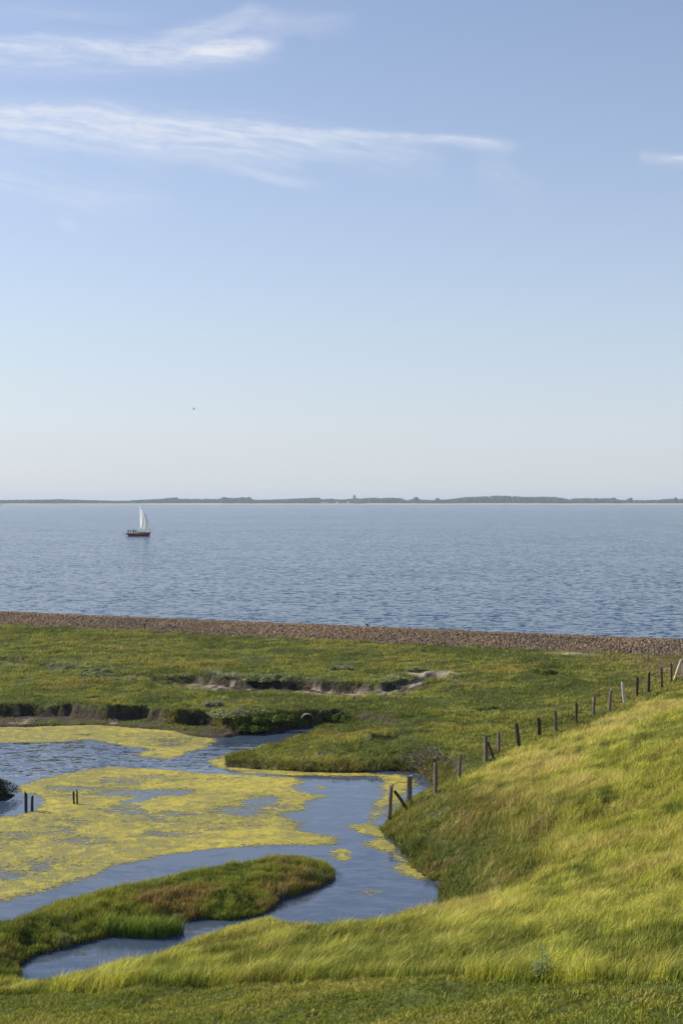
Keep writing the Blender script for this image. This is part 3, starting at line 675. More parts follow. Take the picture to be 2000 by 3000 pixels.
# ------------------------------------------------------------------ bushes
def bush(name, cx, cy, rx_, ry_, h, n, label, col, spread=1.0, leaf=.05, cat='bush', group=None):
    root = empty(name, (cx, cy, H1(cx, cy)))
    tag(root, label, cat, group)
    th = rng.uniform(0, 2 * np.pi, n); u = rng.uniform(0, 1, n) ** .4; zz = rng.uniform(0, 1, n) ** .8
    rr = np.sqrt(np.clip(1 - zz ** 2, 0, 1)) * u * (1 + .2 * np.sin(3 * th + 1) + .15 * np.sin(5 * th))
    x = rr * np.cos(th) * rx_; y = rr * np.sin(th) * ry_; z = zz * h * (.8 + .3 * np.sin(2 * th))
    nl = 7; lx = rng.uniform(-.75, .75, nl); ly = rng.uniform(-.7, .7, nl); lr = rng.uniform(.28, .5, nl); lh = rng.uniform(.35, 1.0, nl); li = rng.integers(0, nl, n)
    if group: x = (lx[li] + rr * np.cos(th) * lr[li]) * rx_; y = (ly[li] + rr * np.sin(th) * lr[li]) * ry_; z = z * lh[li]
    P = np.stack([x, y, z], 1); ne = n
    d1 = rng.normal(0, 1, (n, 3)); d1 /= np.linalg.norm(d1, axis=1)[:, None]; d1[:, 2] = abs(d1[:, 2]) * .8
    d2 = np.cross(d1, rng.normal(0, 1, (n, 3))); d2 /= np.linalg.norm(d2, axis=1)[:, None]
    L = leaf * rng.uniform(.6, 1.4, n)[:, None]
    V = np.stack([P, P + d1 * L * .5 + d2 * L * .3, P + d1 * L, P + d1 * L * .5 - d2 * L * .3], 1).reshape(-1, 3)
    b = np.arange(n) * 4; F = np.stack([b, b + 1, b + 2, b + 3], 1)
    c = jit(np.tile(np.array(col), (n, 1)), n, .22); c = np.repeat(c, 4, 0)
    mesh_np('foliage', V, F, MB, root, col=np.clip(c, .01, 1))
    bm = bmesh.new()
    for k in range(7):
        a = random.uniform(0, 6.28); r = random.uniform(.2, .7)
        tube(bm, [(0, 0, -.1), (math.cos(a) * rx_ * r * .5, math.sin(a) * ry_ * r * .5, h * .4), (math.cos(a) * rx_ * r, math.sin(a) * ry_ * r, h * .75)], [.012, .008, .004], 5)
    mesh_bm('stem', bm, M_TWIG, root)
    return root
M_TWIG = mat('twig', (.10, .075, .05), .9, .1, .3)
x_, y_ = gp(-14, 1832, POND)
bush('bush', x_, y_, .85, .6, .55, 9000, 'dark green rounded bush at the water\'s edge, cut by the left side of the photo', (.045, .062, .022), leaf=.05)
# grey wormwood bushes along the old creek
for (px, py, r, h, lab) in ((222, 1545, 1.5, .45, 'grey wormwood bush left of the muddy creek bed'), (140, 1532, 1.1, .3, 'low silvery bush farthest left along the old creek'), (640, 1562, 1.2, .45, 'grey green bush on the bank above the muddy creek bed'),
        (600, 1560, 1.0, .4, 'greyish bush on the creek bank beside a taller grey green one'), (785, 1534, 1.0, .3, 'pale grey bush in the turf behind the creek'), (860, 1590, 1.0, .25, 'pale straw grey clump at the right end of the creek bed'),
        (1245, 1541, .8, .25, 'small dark grey bush alone in the open turf right of the bare patch'), (545, 1642, 1.5, .5, 'wide grey green bush left of the culvert'), (492, 1620, .6, .35, 'small silvery bush behind the little mud cliff'),
        (610, 1652, 1.5, .55, 'large dark green bush just left of the culvert'), (772, 1650, .9, .4, 'dark bush just right of the culvert'), (575, 1674, 1.0, .4, 'dark green bush hanging over the inlet water'),
        (1110, 1628, .7, .2, 'low dark tuft in the turf left of the fence posts'), (955, 1535, .8, .25, 'small grey bush behind the bare pebbly patch')):
    bx, by, bz = hit(px, py + 4)
    dark = 'dark' in lab; sil = ('grey' in lab or 'silver' in lab or 'pale' in lab) and not dark
    bush('marsh_bush', bx, by, r, r * .8, h * .8, int(3200 * r), lab, (.11, .15, .035) if dark else (.25, .28, .16) if not ('pale' in lab or 'silver' in lab) else (.26, .27, .21), leaf=.10, cat='bush', group='bushes on the salt marsh')

# ------------------------------------------------------------------ stones of the dam
def build_rocks():
    bm = bmesh.new(); bmesh.ops.create_icosphere(bm, subdivisions=1, radius=1.0)
    base = np.array([v.co[:] for v in bm.verts]); bf = np.array([[v.index for v in f.verts] for f in bm.faces]); bm.free()
    L = 44; n = 62000
    s = rng.uniform(-14, np.linalg.norm(dam_b - dam_a) + 14, n); t = rng.uniform(-.15, 5.0, n)
    x = dam_a[0] + dam_dir[0] * s + dam_n[0] * t; y = dam_a[1] + dam_dir[1] * s + dam_n[1] * t
    k = (x > -44) & (x < 44); x, y, t, s = x[k], y[k], t[k], s[k]; n = len(x)
    r = rng.uniform(.035, .09, n) * (1 + .25 * fbm(s / 2, t / 2, 121, 2)); z = H(x, y) + r * .25
    ax = rng.uniform(.7, 1.35, (n, 3)) * r[:, None]; a = rng.uniform(0, 6.28, n); ca, sa = np.cos(a), np.sin(a)
    V = base[None] * (1 + rng.uniform(-.28, .28, (n, len(base), 1))) * ax[:, None]
    tl = rng.normal(0, .5, n); V[..., 2] += V[..., 0] * tl[:, None] * .6
    vx = V[..., 0] * ca[:, None] - V[..., 1] * sa[:, None]; vy = V[..., 0] * sa[:, None] + V[..., 1] * ca[:, None]
    V = np.stack([vx + x[:, None], vy + y[:, None], V[..., 2] + z[:, None]], -1).reshape(-1, 3)
    F = (bf[None] + (np.arange(n) * len(base))[:, None, None]).reshape(-1, 3)
    s1 = fbm(s / 5, t / 2, 122, 3); c = mx3((.155, .116, .080), (.210, .145, .092), ss(-.4, .4, s1)); c = c * rng.lognormal(0, .24, (n, 1))
    c = np.where(rng.uniform(0, 1, (n, 1)) < .05, np.array([[.26, .22, .18]]), c); c = np.where(rng.uniform(0, 1, (n, 1)) < .12, np.array([[.05, .045, .045]]), c)
    lich = (ss(.2, .6, fbm(s / 3, t / 1, 123, 3)) * ss(1.8, 2.8, t))[:, None]; c = c * (1 - .5 * lich) + np.array([[.19, .11, .05]]) * .5 * lich
    m = bpy.data.materials.new('dam_stone'); m.use_nodes = True; N = NT(m.node_tree); b = m.node_tree.nodes['Principled BSDF']
    at = N.n('ShaderNodeAttribute', attribute_name='Col').outputs['Color']; N.l(at, b.inputs['Base Color']); b.inputs['Roughness'].default_value = .9; b.inputs['Specular IOR Level'].default_value = .2
    o = mesh_np('rubble_stones', V, F, m, col=np.repeat(np.clip(c, .01, .9), len(base), 0)); tag(o, 'brown rubble stones piled along the low sea dam', 'stones', kind='stuff'); print('rocks', n)
build_rocks()

# ------------------------------------------------------------------ wooden posts
def wood_mat(name, a, b_):
    m = bpy.data.materials.new(name); m.use_nodes = True; N = NT(m.node_tree); b = m.node_tree.nodes['Principled BSDF']
    tc = N.n('ShaderNodeTexCoord').outputs['Object']; mp = N.n('ShaderNodeMapping'); N.l(tc, mp.inputs[0]); mp.inputs['Scale'].default_value = (30, 30, 2.2)
    f = N.noise(mp.outputs[0], 1.0, 5.0, .6); g = N.noise(tc, 6.0, 3.0)
    c = N.mix(N.rng(f, .35, .65), a, b_); c = N.mix(N.rng(g, .4, .7, 0, .5), c, tuple(v * .6 for v in a))
    N.l(c, b.inputs['Base Color']); b.inputs['Roughness'].default_value = .85; b.inputs['Specular IOR Level'].default_value = .2
    bp = N.n('ShaderNodeBump'); bp.inputs['Strength'].default_value = .6; bp.inputs['Distance'].default_value = .01; N.l(f, bp.inputs['Height']); N.l(bp.outputs[0], b.inputs['Normal'])
    return m
W_GREY = wood_mat('weathered_wood', (.13, .105, .085), (.22, .19, .165))
W_DARK = wood_mat('dark_wet_wood', (.035, .028, .022), (.075, .06, .05))
W_PALE = wood_mat('bleached_wood', (.55, .50, .42), (.75, .71, .63))
W_TAN = wood_mat('tan_wood', (.20, .14, .085), (.30, .22, .14))
def post(root, h, wx, lean, m, seed, kind='split', bury=.35):
    r_ = random.Random(seed); bm = bmesh.new(); n = 10; levels = 8; rings = []
    ph = [r_.uniform(.8, 1.15) for _ in range(n)]
    for j in range(levels):
        t = j / (levels - 1); z = -bury + (h + bury) * t
        tz = max(0, z) / h; cx = lean * tz + .012 * math.sin(3 * t + seed); cy = .01 * math.cos(4 * t + seed)
        wob = 1 - .12 * t + .05 * math.sin(5 * t + seed)
        ring = []
        for k in range(n):
            a = 2 * math.pi * k / n; sq = 1 / max(abs(math.cos(a)), abs(math.sin(a))) if kind == 'square' else 1.0
            sq = 1 + (sq - 1) * .6
            rr = wx / 2 * ph[k] * wob * sq
            zz = z + ((r_.uniform(-.5, .5) * .06 + (.08 * math.cos(a - seed) if kind == 'split' else .015 * math.cos(a))) if j == levels - 1 else 0)
            ring.append(bm.verts.new((cx + rr * math.cos(a), cy + rr * math.sin(a) * .9, zz)))
        rings.append(ring)
    for a, b in zip(rings, rings[1:]):
        for k in range(n): bm.faces.new((a[k], a[(k + 1) % n], b[(k + 1) % n], b[k]))
    top = bm.verts.new((lean, 0, h - .02))
    for k in range(n): bm.faces.new((rings[-1][k], rings[-1][(k + 1) % n], top))
    return mesh_bm('upright', bm, m, root) if root is not None else bm
FG = 'old wooden fence posts along the foot of the dike'
#      x top, y top, x foot, y foot, width m, wood, label, brace
posts = [
    (899, 1806, 892, 1886, .19, W_GREY, 'leaning grey post nearest the camera at the pond edge, with a diagonal brace', (905, 1818, 936, 1852)),
    (941, 1784, 940, 1854, .20, W_GREY, 'thick upright grey post, second from the pond end of the fence', None),
    (1000, 1756, 1001, 1822, .16, W_GREY, 'grey post beside the heap of dead brushwood, third from the pond', None),
    (1057, 1732, 1053, 1787, .15, W_GREY, 'slightly leaning post with a pale left edge, fourth from the pond', None),
    (1116, 1691, 1115, 1747, .18, W_GREY, 'squared grey post with a short brace leaning on its right side', (1119, 1706, 1133, 1736)),
    (1145, 1683, 1146, 1724, .14, W_GREY, 'thin grey post just right of the post with a short brace', None),
    (1185, 1666, 1192, 1716, .20, W_DARK, 'thick dark post tilting left, seventh from the pond', None),
    (1237, 1651, 1238, 1692, .17, W_DARK, 'dark square cut post, eighth from the pond', None),
    (1276, 1636, 1276, 1677, .16, W_GREY, 'plain grey post, ninth from the pond end of the fence', None),
    (1323, 1615, 1323, 1659, .14, W_DARK, 'narrow dark post with a rounded tip, tenth from the pond', None),
    (1364, 1600, 1362, 1641, .17, W_GREY, 'grey post standing eleventh from the pond end of the fence', None),
    (1402, 1584, 1398, 1631, .16, W_GREY, 'grey post with a sunlit left edge, just left of the white one', None),
    (1430, 1569, 1434, 1616, .15, W_PALE, 'bright white bleached fence post, the only pale one', None),
    (1463, 1557, 1463, 1599, .14, W_DARK, 'slim dark post just right of the white one', None),
    (1490, 1545, 1489, 1586, .18, W_DARK, 'broad dark post, second to the right of the white one', None),
    (1519, 1536, 1519, 1576, .14, W_DARK, 'dark post, third to the right of the white one', None),
    (1542, 1524, 1542, 1566, .12, W_DARK, 'thin reddish dark post beside the pale slanting brace', None),
    (1568, 1514, 1568, 1556, .22, W_GREY, 'stout corner post at the right edge with a pale slanting brace', (1563, 1516, 1544, 1563)),
]
for i, (xt, yt, xb, yb, wd, m, lab, br) in enumerate(posts):
    X, Y, Z = hit(xb, yb + 3, 40)
    h = (yb + 3 - yt) / FPX * Y; root = empty('fence_post', (X, Y, Z)); tag(root, lab, 'fence post', FG)
    post(root, h, wd, (xt - xb) / FPX * Y, m, i * 1.7 + 1, 'square' if i in (4, 7, 1) else 'split')
    if br:
        ax, az = (br[0] - xb) / FPX * Y, (yb + 3 - br[1]) / FPX * Y; bx, bz = (br[2] - xb) / FPX * Y, (yb + 3 - br[3]) / FPX * Y
        bm = bmesh.new(); tube(bm, [(ax, -.05, az + .02), ((ax + bx) / 2, -.12, (az + bz) / 2 - .02), (bx, -.2, bz - .15)], [.055, .06, .06], 8, jit=.12)
        mesh_bm('brace', bm, W_PALE if i == 17 else W_DARK, root)
        if i == 0:
            bm = bmesh.new(); tube(bm, [(.1, -.02, h - .02), (.25, 0, h + .08), (.42, .02, h + .14), (.55, 0, h + .10), (.68, 0, h + .16)], .012, 6); mesh_bm('bent_wire', bm, W_DARK, root)
for i, (x, yt, yb, wd, lab) in enumerate(((1356, 1471, 1505, .085, 'thin tan stake farthest left in front of the dam'), (1402, 1479, 1513, .095, 'thin tan stake standing nearer, between two others in front of the dam'),
        (1422, 1470, 1499, .08, 'thin tan stake closest to the stones of the dam'), (1487, 1490, 1520, .09, 'thin tan stake farthest right in front of the dam'))):
    X, Y, Z = hit(x, yb, 60); root = tag(empty('stake', (X, Y, Z)), lab, 'stake', 'thin stakes near the sea dam'); post(root, (yb - yt) / FPX * Y, wd, 0, W_TAN, 40 + i, 'square')
for i, (xt, yt, xb, yb, wd, lab) in enumerate(((59, 1822, 60, 1865, .13, 'tall dark rotten stake in the pond, left one of the leftmost pair'), (73, 1832, 72, 1863, .13, 'shorter pointed dark stake in the pond beside a taller one by the bush'),
        (169, 1823, 170, 1848, .09, 'short flat topped dark stake standing in the yellow algae'), (176, 1818, 177, 1848, .085, 'slightly taller dark stake in the yellow algae, right one of the close pair'))):
    X, Y = gp(xb, yb, POND); root = tag(empty('pond_stake', (X, Y, POND)), lab, 'stake', 'dark stakes standing in the pond'); post(root, (yb - yt) / FPX * Y, wd, (xt - xb) / FPX * Y, W_DARK, 60 + i * 2.3, 'split', .9)

# ------------------------------------------------------------------ culvert
M_CONC = mat('concrete', (.16, .145, .125), .9, .2, .35, 9.0, .4)
M_BLACK = mat('pipe_dark', (.02, .018, .015), .8, .2, .3)
def build_culvert():
    X, Y, Z = hit(706, 1672, 60); z0 = POND - .06
    root = tag(empty('culvert', (X, Y + .1, z0), R(8)), 'round concrete culvert pipe mouth in the bank at the end of the inlet', 'culvert')
    bm = bmesh.new(); n = 28; ro, ri, L = .37, .31, 2.2; rings = []
    for (r, y) in ((ro, L), (ro, .02), (ro - .015, 0), (ri + .015, 0), (ri, .02), (ri, L)):
        rings.append([bm.verts.new((r * math.cos(2 * math.pi * k / n), y, ro + r * math.sin(2 * math.pi * k / n))) for k in range(n)])
    for a, b in zip(rings, rings[1:]):
        for k in range(n): bm.faces.new((a[k], a[(k + 1) % n], b[(k + 1) % n], b[k]))
    mesh_bm('pipe', bm, M_CONC, root)
    bm = bmesh.new(); bmesh.ops.create_circle(bm, cap_ends=True, segments=24, radius=ri - .01, matrix=Matrix.Translation((0, 1.9, ro)) @ Matrix.Rotation(R(90), 4, 'X')); mesh_bm('pipe_dark_disc', bm, M_BLACK, root)  # near-black disc across the bore, stands in for the dark depth of the pipe
    return X, Y
build_culvert()

# ------------------------------------------------------------------ dead brushwood by the fence
def build_brush():
    cx, cy, cz = hit(975, 1776, 44); bm = bmesh.new(); r_ = random.Random(5)
    for k in range(95):
        x = cx + r_.gauss(0, .42); y = cy + r_.gauss(.4, .6); z = H1(x, y); a = r_.uniform(0, 6.28); L = r_.uniform(.3, 1.0); e = r_.uniform(.05, .5)
        p0 = Vector((x, y, z + r_.uniform(.0, .18))); d = Vector((math.cos(a), math.sin(a), e)).normalized() * L
        q = Vector((r_.uniform(-.1, .1), r_.uniform(-.1, .1), r_.uniform(-.02, .12)))
        tube(bm, [p0, p0 + d * .5 + q, p0 + d], [r_.uniform(.008, .02), .012, .005], 5)
    o = mesh_bm('dead_brushwood', bm, mat('dead_wood', (.15, .13, .115), .9, .15, .4)); tag(o, 'tangled heap of grey dead branches behind the fence by the pond', 'brushwood', kind='stuff')
build_brush()

# leafy plant at the edge of the mown strip
def build_plant():
    X, Y, Z = hit(1258, 2262); root = tag(empty('leafy_plant', (X, Y + .05, Z)), 'pale green broad leaved plant standing up at the edge of the tall grass', 'plant')
    ms = mat('plant_stem', (.16, .20, .08), .6, .3, .2); ml = mat('plant_leaf', (.13, .18, .08), .55, .3, .25, 12.0)
    r_ = random.Random(3)
    for s_ in range(3):
        bx, by = r_.uniform(-.14, .14), r_.uniform(-.05, .05); h = (.52, .40, .30)[s_]; lx = r_.uniform(-.06, .1)
        bm = bmesh.new(); tube(bm, [(bx, by, -.05), (bx + lx * .5, by, h * .5), (bx + lx, by, h)], [.009, .007, .004], 6); mesh_bm('stem', bm, ms, root)
        for k in range(16):
            t = .25 + .75 * k / 15; a = k * 2.4 + s_; L = .13 * (1.15 - .55 * t); bm = bmesh.new(); o_ = Vector((bx + lx * t, by, h * t)); d = Vector((math.cos(a), math.sin(a), .45)).normalized(); sd = Vector((-math.sin(a), math.cos(a), 0))
            vs = []
            for q, wq in ((0, .05), (.3, .8), (.65, .75), (1, .02)):
                p = o_ + d * L * q + Vector((0, 0, -.35 * L * q * q)); vs.append((bm.verts.new(p - sd * wq * L * .3), bm.verts.new(p + sd * wq * L * .3 + Vector((0, 0, .004)))))
            for a_, b_ in zip(vs, vs[1:]): bm.faces.new((a_[0], a_[1], b_[1], b_[0]))
            mesh_bm('leaf', bm, ml, root)
build_plant()

# ------------------------------------------------------------------ people and birds
def skinned(name, verts, edges, radii, m, parent=None, sub=2, root=0):
    me = bpy.data.meshes.new(name); me.from_pydata([Vector(v) for v in verts], edges, []); me.materials.append(m)
    o = bpy.data.objects.new(name, me); C.objects.link(o)
    if parent: o.parent = parent
    s = o.modifiers.new('skin', 'SKIN'); s.use_smooth_shade = True
    for i, r in enumerate(radii):
        r = r if isinstance(r, tuple) else (r, r); me.skin_vertices[0].data[i].radius = r
    me.skin_vertices[0].data[root].use_root = True
    su = o.modifiers.new('sub', 'SUBSURF'); su.levels = su.render_levels = sub
    return o
def bird(name, loc, rot, m, label, flying=True, s=1.0):
    if flying:   # one wing raised towards the camera side, the other swept low and forward
        v = [(0, 0, 0), (.14, 0, .01), (.24, 0, .03), (.30, 0, .03), (-.14, 0, .0), (-.26, 0, -.01), (.05, .16, .07), (.0, .40, .16), (-.10, .66, .12), (.05, -.16, .09), (.02, -.38, .26), (-.12, -.62, .34)]
        e = [(0, 1), (1, 2), (2, 3), (0, 4), (4, 5), (0, 6), (6, 7), (7, 8), (0, 9), (9, 10), (10, 11)]
        r = [(.075, .075), (.06, .06), (.04, .04), (.012, .012), (.055, .055), (.06, .012), (.085, .014), (.07, .01), (.02, .004), (.085, .014), (.07, .01), (.02, .004)]
    else:
        v = [(0, 0, .16), (.09, 0, .20), (.13, 0, .27), (.19, 0, .265), (-.12, 0, .13), (-.24, 0, .09), (.01, .03, .08), (.01, .03, 0), (.01, -.03, .08), (.01, -.03, 0)]
        e = [(0, 1), (1, 2), (2, 3), (0, 4), (4, 5), (0, 6), (6, 7), (0, 8), (8, 9)]; r = [.08, .055, .04, .01, .05, .015, .015, .008, .015, .008]
    o = skinned(name, [tuple(c * s for c in p) for p in v], e, [tuple(c * s for c in (q if isinstance(q, tuple) else (q, q))) for q in r], m); o.location = loc; o.rotation_euler = rot
    tag(o, label, 'bird'); return o
M_GULL = mat('gull_feathers', (.13, .135, .145), .8, .2, .3); M_DARKB = mat('dark_feathers', (.03, .03, .03), .8, .2)
Yb = 300.0; bird('gull', ((446 - 784) / FPX * Yb, Yb, CAMZ + (HZ - 940) / FPX * Yb), (R(-8), R(6), R(200)), M_GULL, 'grey gull flying alone in the pale sky above the sailing boat')
tx, ty = dam_a + dam_dir * (888 / 1568 * np.linalg.norm(dam_b - dam_a)) + dam_n * 3.5
bird('shore_bird', (tx, ty, H1(tx, ty) + .12), (0, 0, R(170)), M_DARKB, 'tiny dark bird perched on the crest of the stone dam', False, .9)

# ------------------------------------------------------------------ the sailing boat
def build_boat():
    Y = CAMZ * FPX / (1231.5 - HZ); X = (290 + (857 - 290 / .065) * 0 + 0 - 784) / FPX * Y
    px = 340 * .784 + 857 * .065; X = (px - 784) / FPX * Y
    root = tag(empty('sailing_boat', (X, Y, SEA)), 'small yacht with dark red hull and two white sails heading right', 'sailing boat')
    m_h = mat('red_hull', (.21, .020, .012), .35, .5, .25, 2.0); m_w = mat('white_gelcoat', (.75, .74, .70), .4, .5, .06, 3.0); m_d = mat('teak_deck', (.42, .36, .25), .7, .3, .15, 6.0)
    m_s = mat('sailcloth', (.92, .92, .90), .7, .2, .04, 1.5); tr_ = NT(m_s.node_tree); t_ = tr_.n('ShaderNodeBsdfTranslucent'); t_.inputs[0].default_value = (.9, .9, .88, 1); x_ = tr_.n('ShaderNodeMixShader'); x_.inputs[0].default_value = .62
    tr_.l(m_s.node_tree.nodes['Principled BSDF'].outputs[0], x_.inputs[1]); tr_.l(t_.outputs[0], x_.inputs[2]); tr_.l(x_.outputs[0], m_s.node_tree.nodes['Material Output'].inputs[0])
    m_m = mat('mast_alloy', (.75, .76, .78), .4, .5, .1); m_k = mat('black_rig', (.03, .03, .035), .6, .3)
    # hull: stations from stern to bow
    st = [(-4.45, .85, 1.16), (-3.8, 1.15, 1.08), (-2.6, 1.35, 1.02), (-1.0, 1.5, 1.0), (.6, 1.42, 1.04), (2.0, 1.0, 1.15), (3.0, .5, 1.26), (3.65, .06, 1.36)]
    prof = [(1.0, 1.0), (.99, .72), (.95, .45), (.86, .2), (.7, 0.0), (.4, -.25), (.05, -.4)]
    bm = bmesh.new(); rings = []
    for i, (x, b, d) in enumerate(st):
        ring = []
        rake = .55 if i >= 6 else (.25 if i == 5 else (-.35 if i == 0 else 0))
        for s_ in (-1, 1):
            seq = prof if s_ == -1 else prof[::-1]
            for (bw, zf) in seq:
                z = zf * d if zf > 0 else zf; ring.append(bm.verts.new((x - rake * (1 - max(zf, -.2)) , s_ * b * bw, z)))
        rings.append(ring)
    for a, b in zip(rings, rings[1:]):
        for k in range(len(a) - 1): bm.faces.new((a[k], a[k + 1], b[k + 1], b[k]))
    bm.faces.new(rings[0]); bm.faces.new(rings[-1][::-1])
    bmesh.ops.recalc_face_normals(bm, faces=bm.faces); mesh_bm('hull', bm, m_h, root, True)
    bm = bmesh.new(); pr = []
    for (x, b, d) in st: pr.append((bm.verts.new((x, -b * .985, d - .02)), bm.verts.new((x, 0, d + .04)), bm.verts.new((x, b * .985, d - .02))))
    for a, b in zip(pr, pr[1:]):
        for k in (0, 1): bm.faces.new((a[k], b[k], b[k + 1], a[k + 1]))
    mesh_bm('deck', bm, m_d, root)
    bm = bmesh.new()
    for s_ in (-1, 1): tube(bm, [(x, s_ * b, d + .03) for (x, b, d) in st], .035, 6)
    mesh_bm('toe_rail', bm, m_w, root)
    # coachroof
    bm = bmesh.new(); L = [(-1.2, .75, 1.45), (-.9, .85, 1.62), (.6, .8, 1.6), (1.9, .5, 1.5), (2.7, .2, 1.34)]; pr = []
    for (x, b, z) in L: pr.append([bm.verts.new(p) for p in ((x, -b, 1.02), (x, -b * .9, z - .08), (x, -b * .7, z), (x, b * .7, z), (x, b * .9, z - .08), (x, b, 1.02))])
    for a, b in zip(pr, pr[1:]):
        for k in range(5): bm.faces.new((a[k], a[k + 1], b[k + 1], b[k]))
    bm.faces.new(pr[0][::-1]); bm.faces.new(pr[-1]); cr = mesh_bm('coachroof', bm, m_d, root)
    for x in (-.6, .3, 1.1):
        bm = bmesh.new(); box(bm, (x, -.855 + .05 * max(0, x), 1.36), (.45, .02, .12), .008); mesh_bm('porthole', bm, m_k, cr)
    # spars
    bm = bmesh.new(); tube(bm, [(0, 0, 1.5), (0, 0, 6), (-.05, 0, 10.7)], [.085, .08, .055], 8); mast = mesh_bm('mast', bm, m_m, root, True)
    bm = bmesh.new(); tube(bm, [(-.05, 0, 10.65), (-.05, 0, 11.15)], .03, 6); box(bm, (-.05, 0, 10.95), (.14, .10, .30), .02); mesh_bm('masthead', bm, m_k, mast)
    bm = bmesh.new(); tube(bm, [(0, 0, 2.55), (.45, -3.1, 2.5)], .06, 8); mesh_bm('boom', bm, m_m, root, True)
    bm = bmesh.new()
    for p, q in (((3.6, 0, 1.4), (.0, 0, 10.3)), ((-4.4, 0, 1.2), (-.05, 0, 10.6)), ((-.1, 1.4, 1.1), (0, 0, 9.8)), ((-.1, -1.4, 1.1), (0, 0, 9.8))): tube(bm, [p, q], .012, 5)
    mesh_bm('stays', bm, m_k, root)
    def surf(fn, nm):
        nu, nv = 9, 22; V = []; F = []
        for j in range(nv):
            for i in range(nu): V.append(fn(i / (nu - 1), j / (nv - 1)))
        for j in range(nv - 1):
            for i in range(nu - 1): a = j * nu + i; F.append((a, a + 1, a + nu + 1, a + nu))
        o = mesh_np(nm, np.array(V), np.array(F), m_s, root, True); md = o.modifiers.new('thickness', 'SOLIDIFY'); md.thickness = .012; return o
    def main(u, v):
        z = 2.65 + 7.6 * v; ch = 3.1 * (1 - v) ** .9 + .05; bel = .68 * math.sin(math.pi * u ** .85) * math.sin(math.pi * min(1, v * .85 + .15)) ** .8
        return (-.05 + bel + .45 * u * (1 - v) , -ch * u, z - .1 * u * (1 - v))
    surf(main, 'mainsail')
    zr = [2.0, 3.5, 5.0, 6.5, 8.0, 8.9]; xr = [3.40, 3.12, 2.68, 2.15, 1.38, .80]
    zl = [2.15, 3.5, 5.0, 5.8, 7.0, 8.9]; xl = [.95, 1.15, 1.25, 1.2, .95, .45]
    def jib(u, v):
        z1 = 2.0 + 6.9 * v; z0 = 2.2 + 6.7 * v; x0 = np.interp(z0, zl, xl); x1 = np.interp(z1, zr, xr)
        return (x0 * (1 - u) + x1 * u, 1.6 * (1 - u) * (1 - v) + .30 * math.sin(math.pi * u) * (1 - v * .5), z0 * (1 - u) + z1 * u)
    surf(jib, 'jib')
    bm = bmesh.new(); tube(bm, [(1.3, 1.6, 2.2), (.2, 1.2, 1.2)], .02, 5); mesh_bm('sheet', bm, m_k, root); bm = bmesh.new(); tube(bm, [(.45, -3.0, 2.45), (-1.3, -.3, 1.2)], .02, 5); mesh_bm('sheet', bm, m_k, root)
    # pulpit and stern rail with a lifebuoy and a flag staff
    bm = bmesh.new(); tube(bm, [(2.6, -.55, 1.3), (2.8, -.55, 1.9), (3.8, 0, 2.0), (2.8, .55, 1.9), (2.6, .55, 1.3)], .025, 6); mesh_bm('bow_rail', bm, m_w, root)
    bm = bmesh.new(); tube(bm, [(-3.4, -1.15, 1.1), (-3.5, -1.1, 1.75), (-4.5, -.8, 1.8), (-4.5, .8, 1.8), (-3.5, 1.1, 1.75), (-3.4, 1.15, 1.1)], .025, 6); mesh_bm('stern_rail', bm, m_m, root)
    bm = bmesh.new(); tube(bm, [(-4.45, -.5, 1.1), (-4.45, -.5, 2.2)], .02, 6); box(bm, (-4.38, -.5, 2.25), (.26, .12, .2), .03); mesh_bm('stern_lantern', bm, m_k, root)
    bm = bmesh.new(); v_ = [(-4.42, -.7, 1.15), (-4.42, .7, 1.15), (-4.85, .6, .2), (-4.85, -.6, .2), (-4.72, -.7, 1.2), (-4.72, .7, 1.2), (-5.12, .6, .16), (-5.12, -.6, .16)]
    vs = [bm.verts.new(p) for p in v_]
    for f in ((0, 1, 2, 3), (7, 6, 5, 4), (0, 4, 5, 1), (1, 5, 6, 2), (2, 6, 7, 3), (3, 7, 4, 0)): bm.faces.new([vs[k] for k in f])
    bmesh.ops.recalc_face_normals(bm, faces=bm.faces); bmesh.ops.bevel(bm, geom=list(bm.edges), offset=.04, segments=2, affect='EDGES'); mesh_bm('swim_platform', bm, m_w, root)
    # crew sitting in the cockpit
    skin = mat('skin', (.42, .25, .17), .6, .3)
    crew = [(-3.95, -.55, 1, (.03, .035, .06), 'person in dark clothes sitting at the tiller, nearest the stern'), (-3.2, -.75, 1, (.05, .05, .06), 'person in grey sitting second from the stern on the near side'), (-2.5, .65, -1, (.03, .04, .07), 'person in navy sitting on the far side of the cockpit'),
            (-2.0, -.75, 1, (.16, .05, .05), 'person in a dark red jacket sitting in the middle of the cockpit'), (-1.5, .6, -1, (.02, .02, .03), 'person in black sitting closest to the cabin')]
    for k, (x, y, s_, colr, lab) in enumerate(crew):
        p = tag(empty('person', (X + x, Y + y, 1.42)), lab, 'person', 'crew in the cockpit of the sailing boat')
        v = [(0, 0, .0), (0, 0, .24), (0, 0, .46), (0, 0, .56), (.02, 0, .66), (.03, 0, .80), (.0, .10, .0), (.02, .42 * s_, .03), (.04, .45 * s_, -.38), (-.09, 0, .0), (-.1, .40 * s_, .03), (-.1, .43 * s_, -.38), (.2, 0, .47), (.26, .12 * s_, .24), (.22, .32 * s_, .12), (-.2, 0, .47), (-.26, .1 * s_, .24), (-.2, .30 * s_, .12)]
        v[6] = (.09, 0, .0)
        e = [(0, 1), (1, 2), (2, 3), (3, 4), (4, 5), (0, 6), (6, 7), (7, 8), (0, 9), (9, 10), (10, 11), (2, 12), (12, 13), (13, 14), (2, 15), (15, 16), (16, 17)]
        r = [(.16, .12), (.15, .11), (.17, .11), (.06, .06), (.085, .095), (.07, .08), .10, .075, .05, .10, .075, .05, .06, .045, .035, .06, .045, .035]
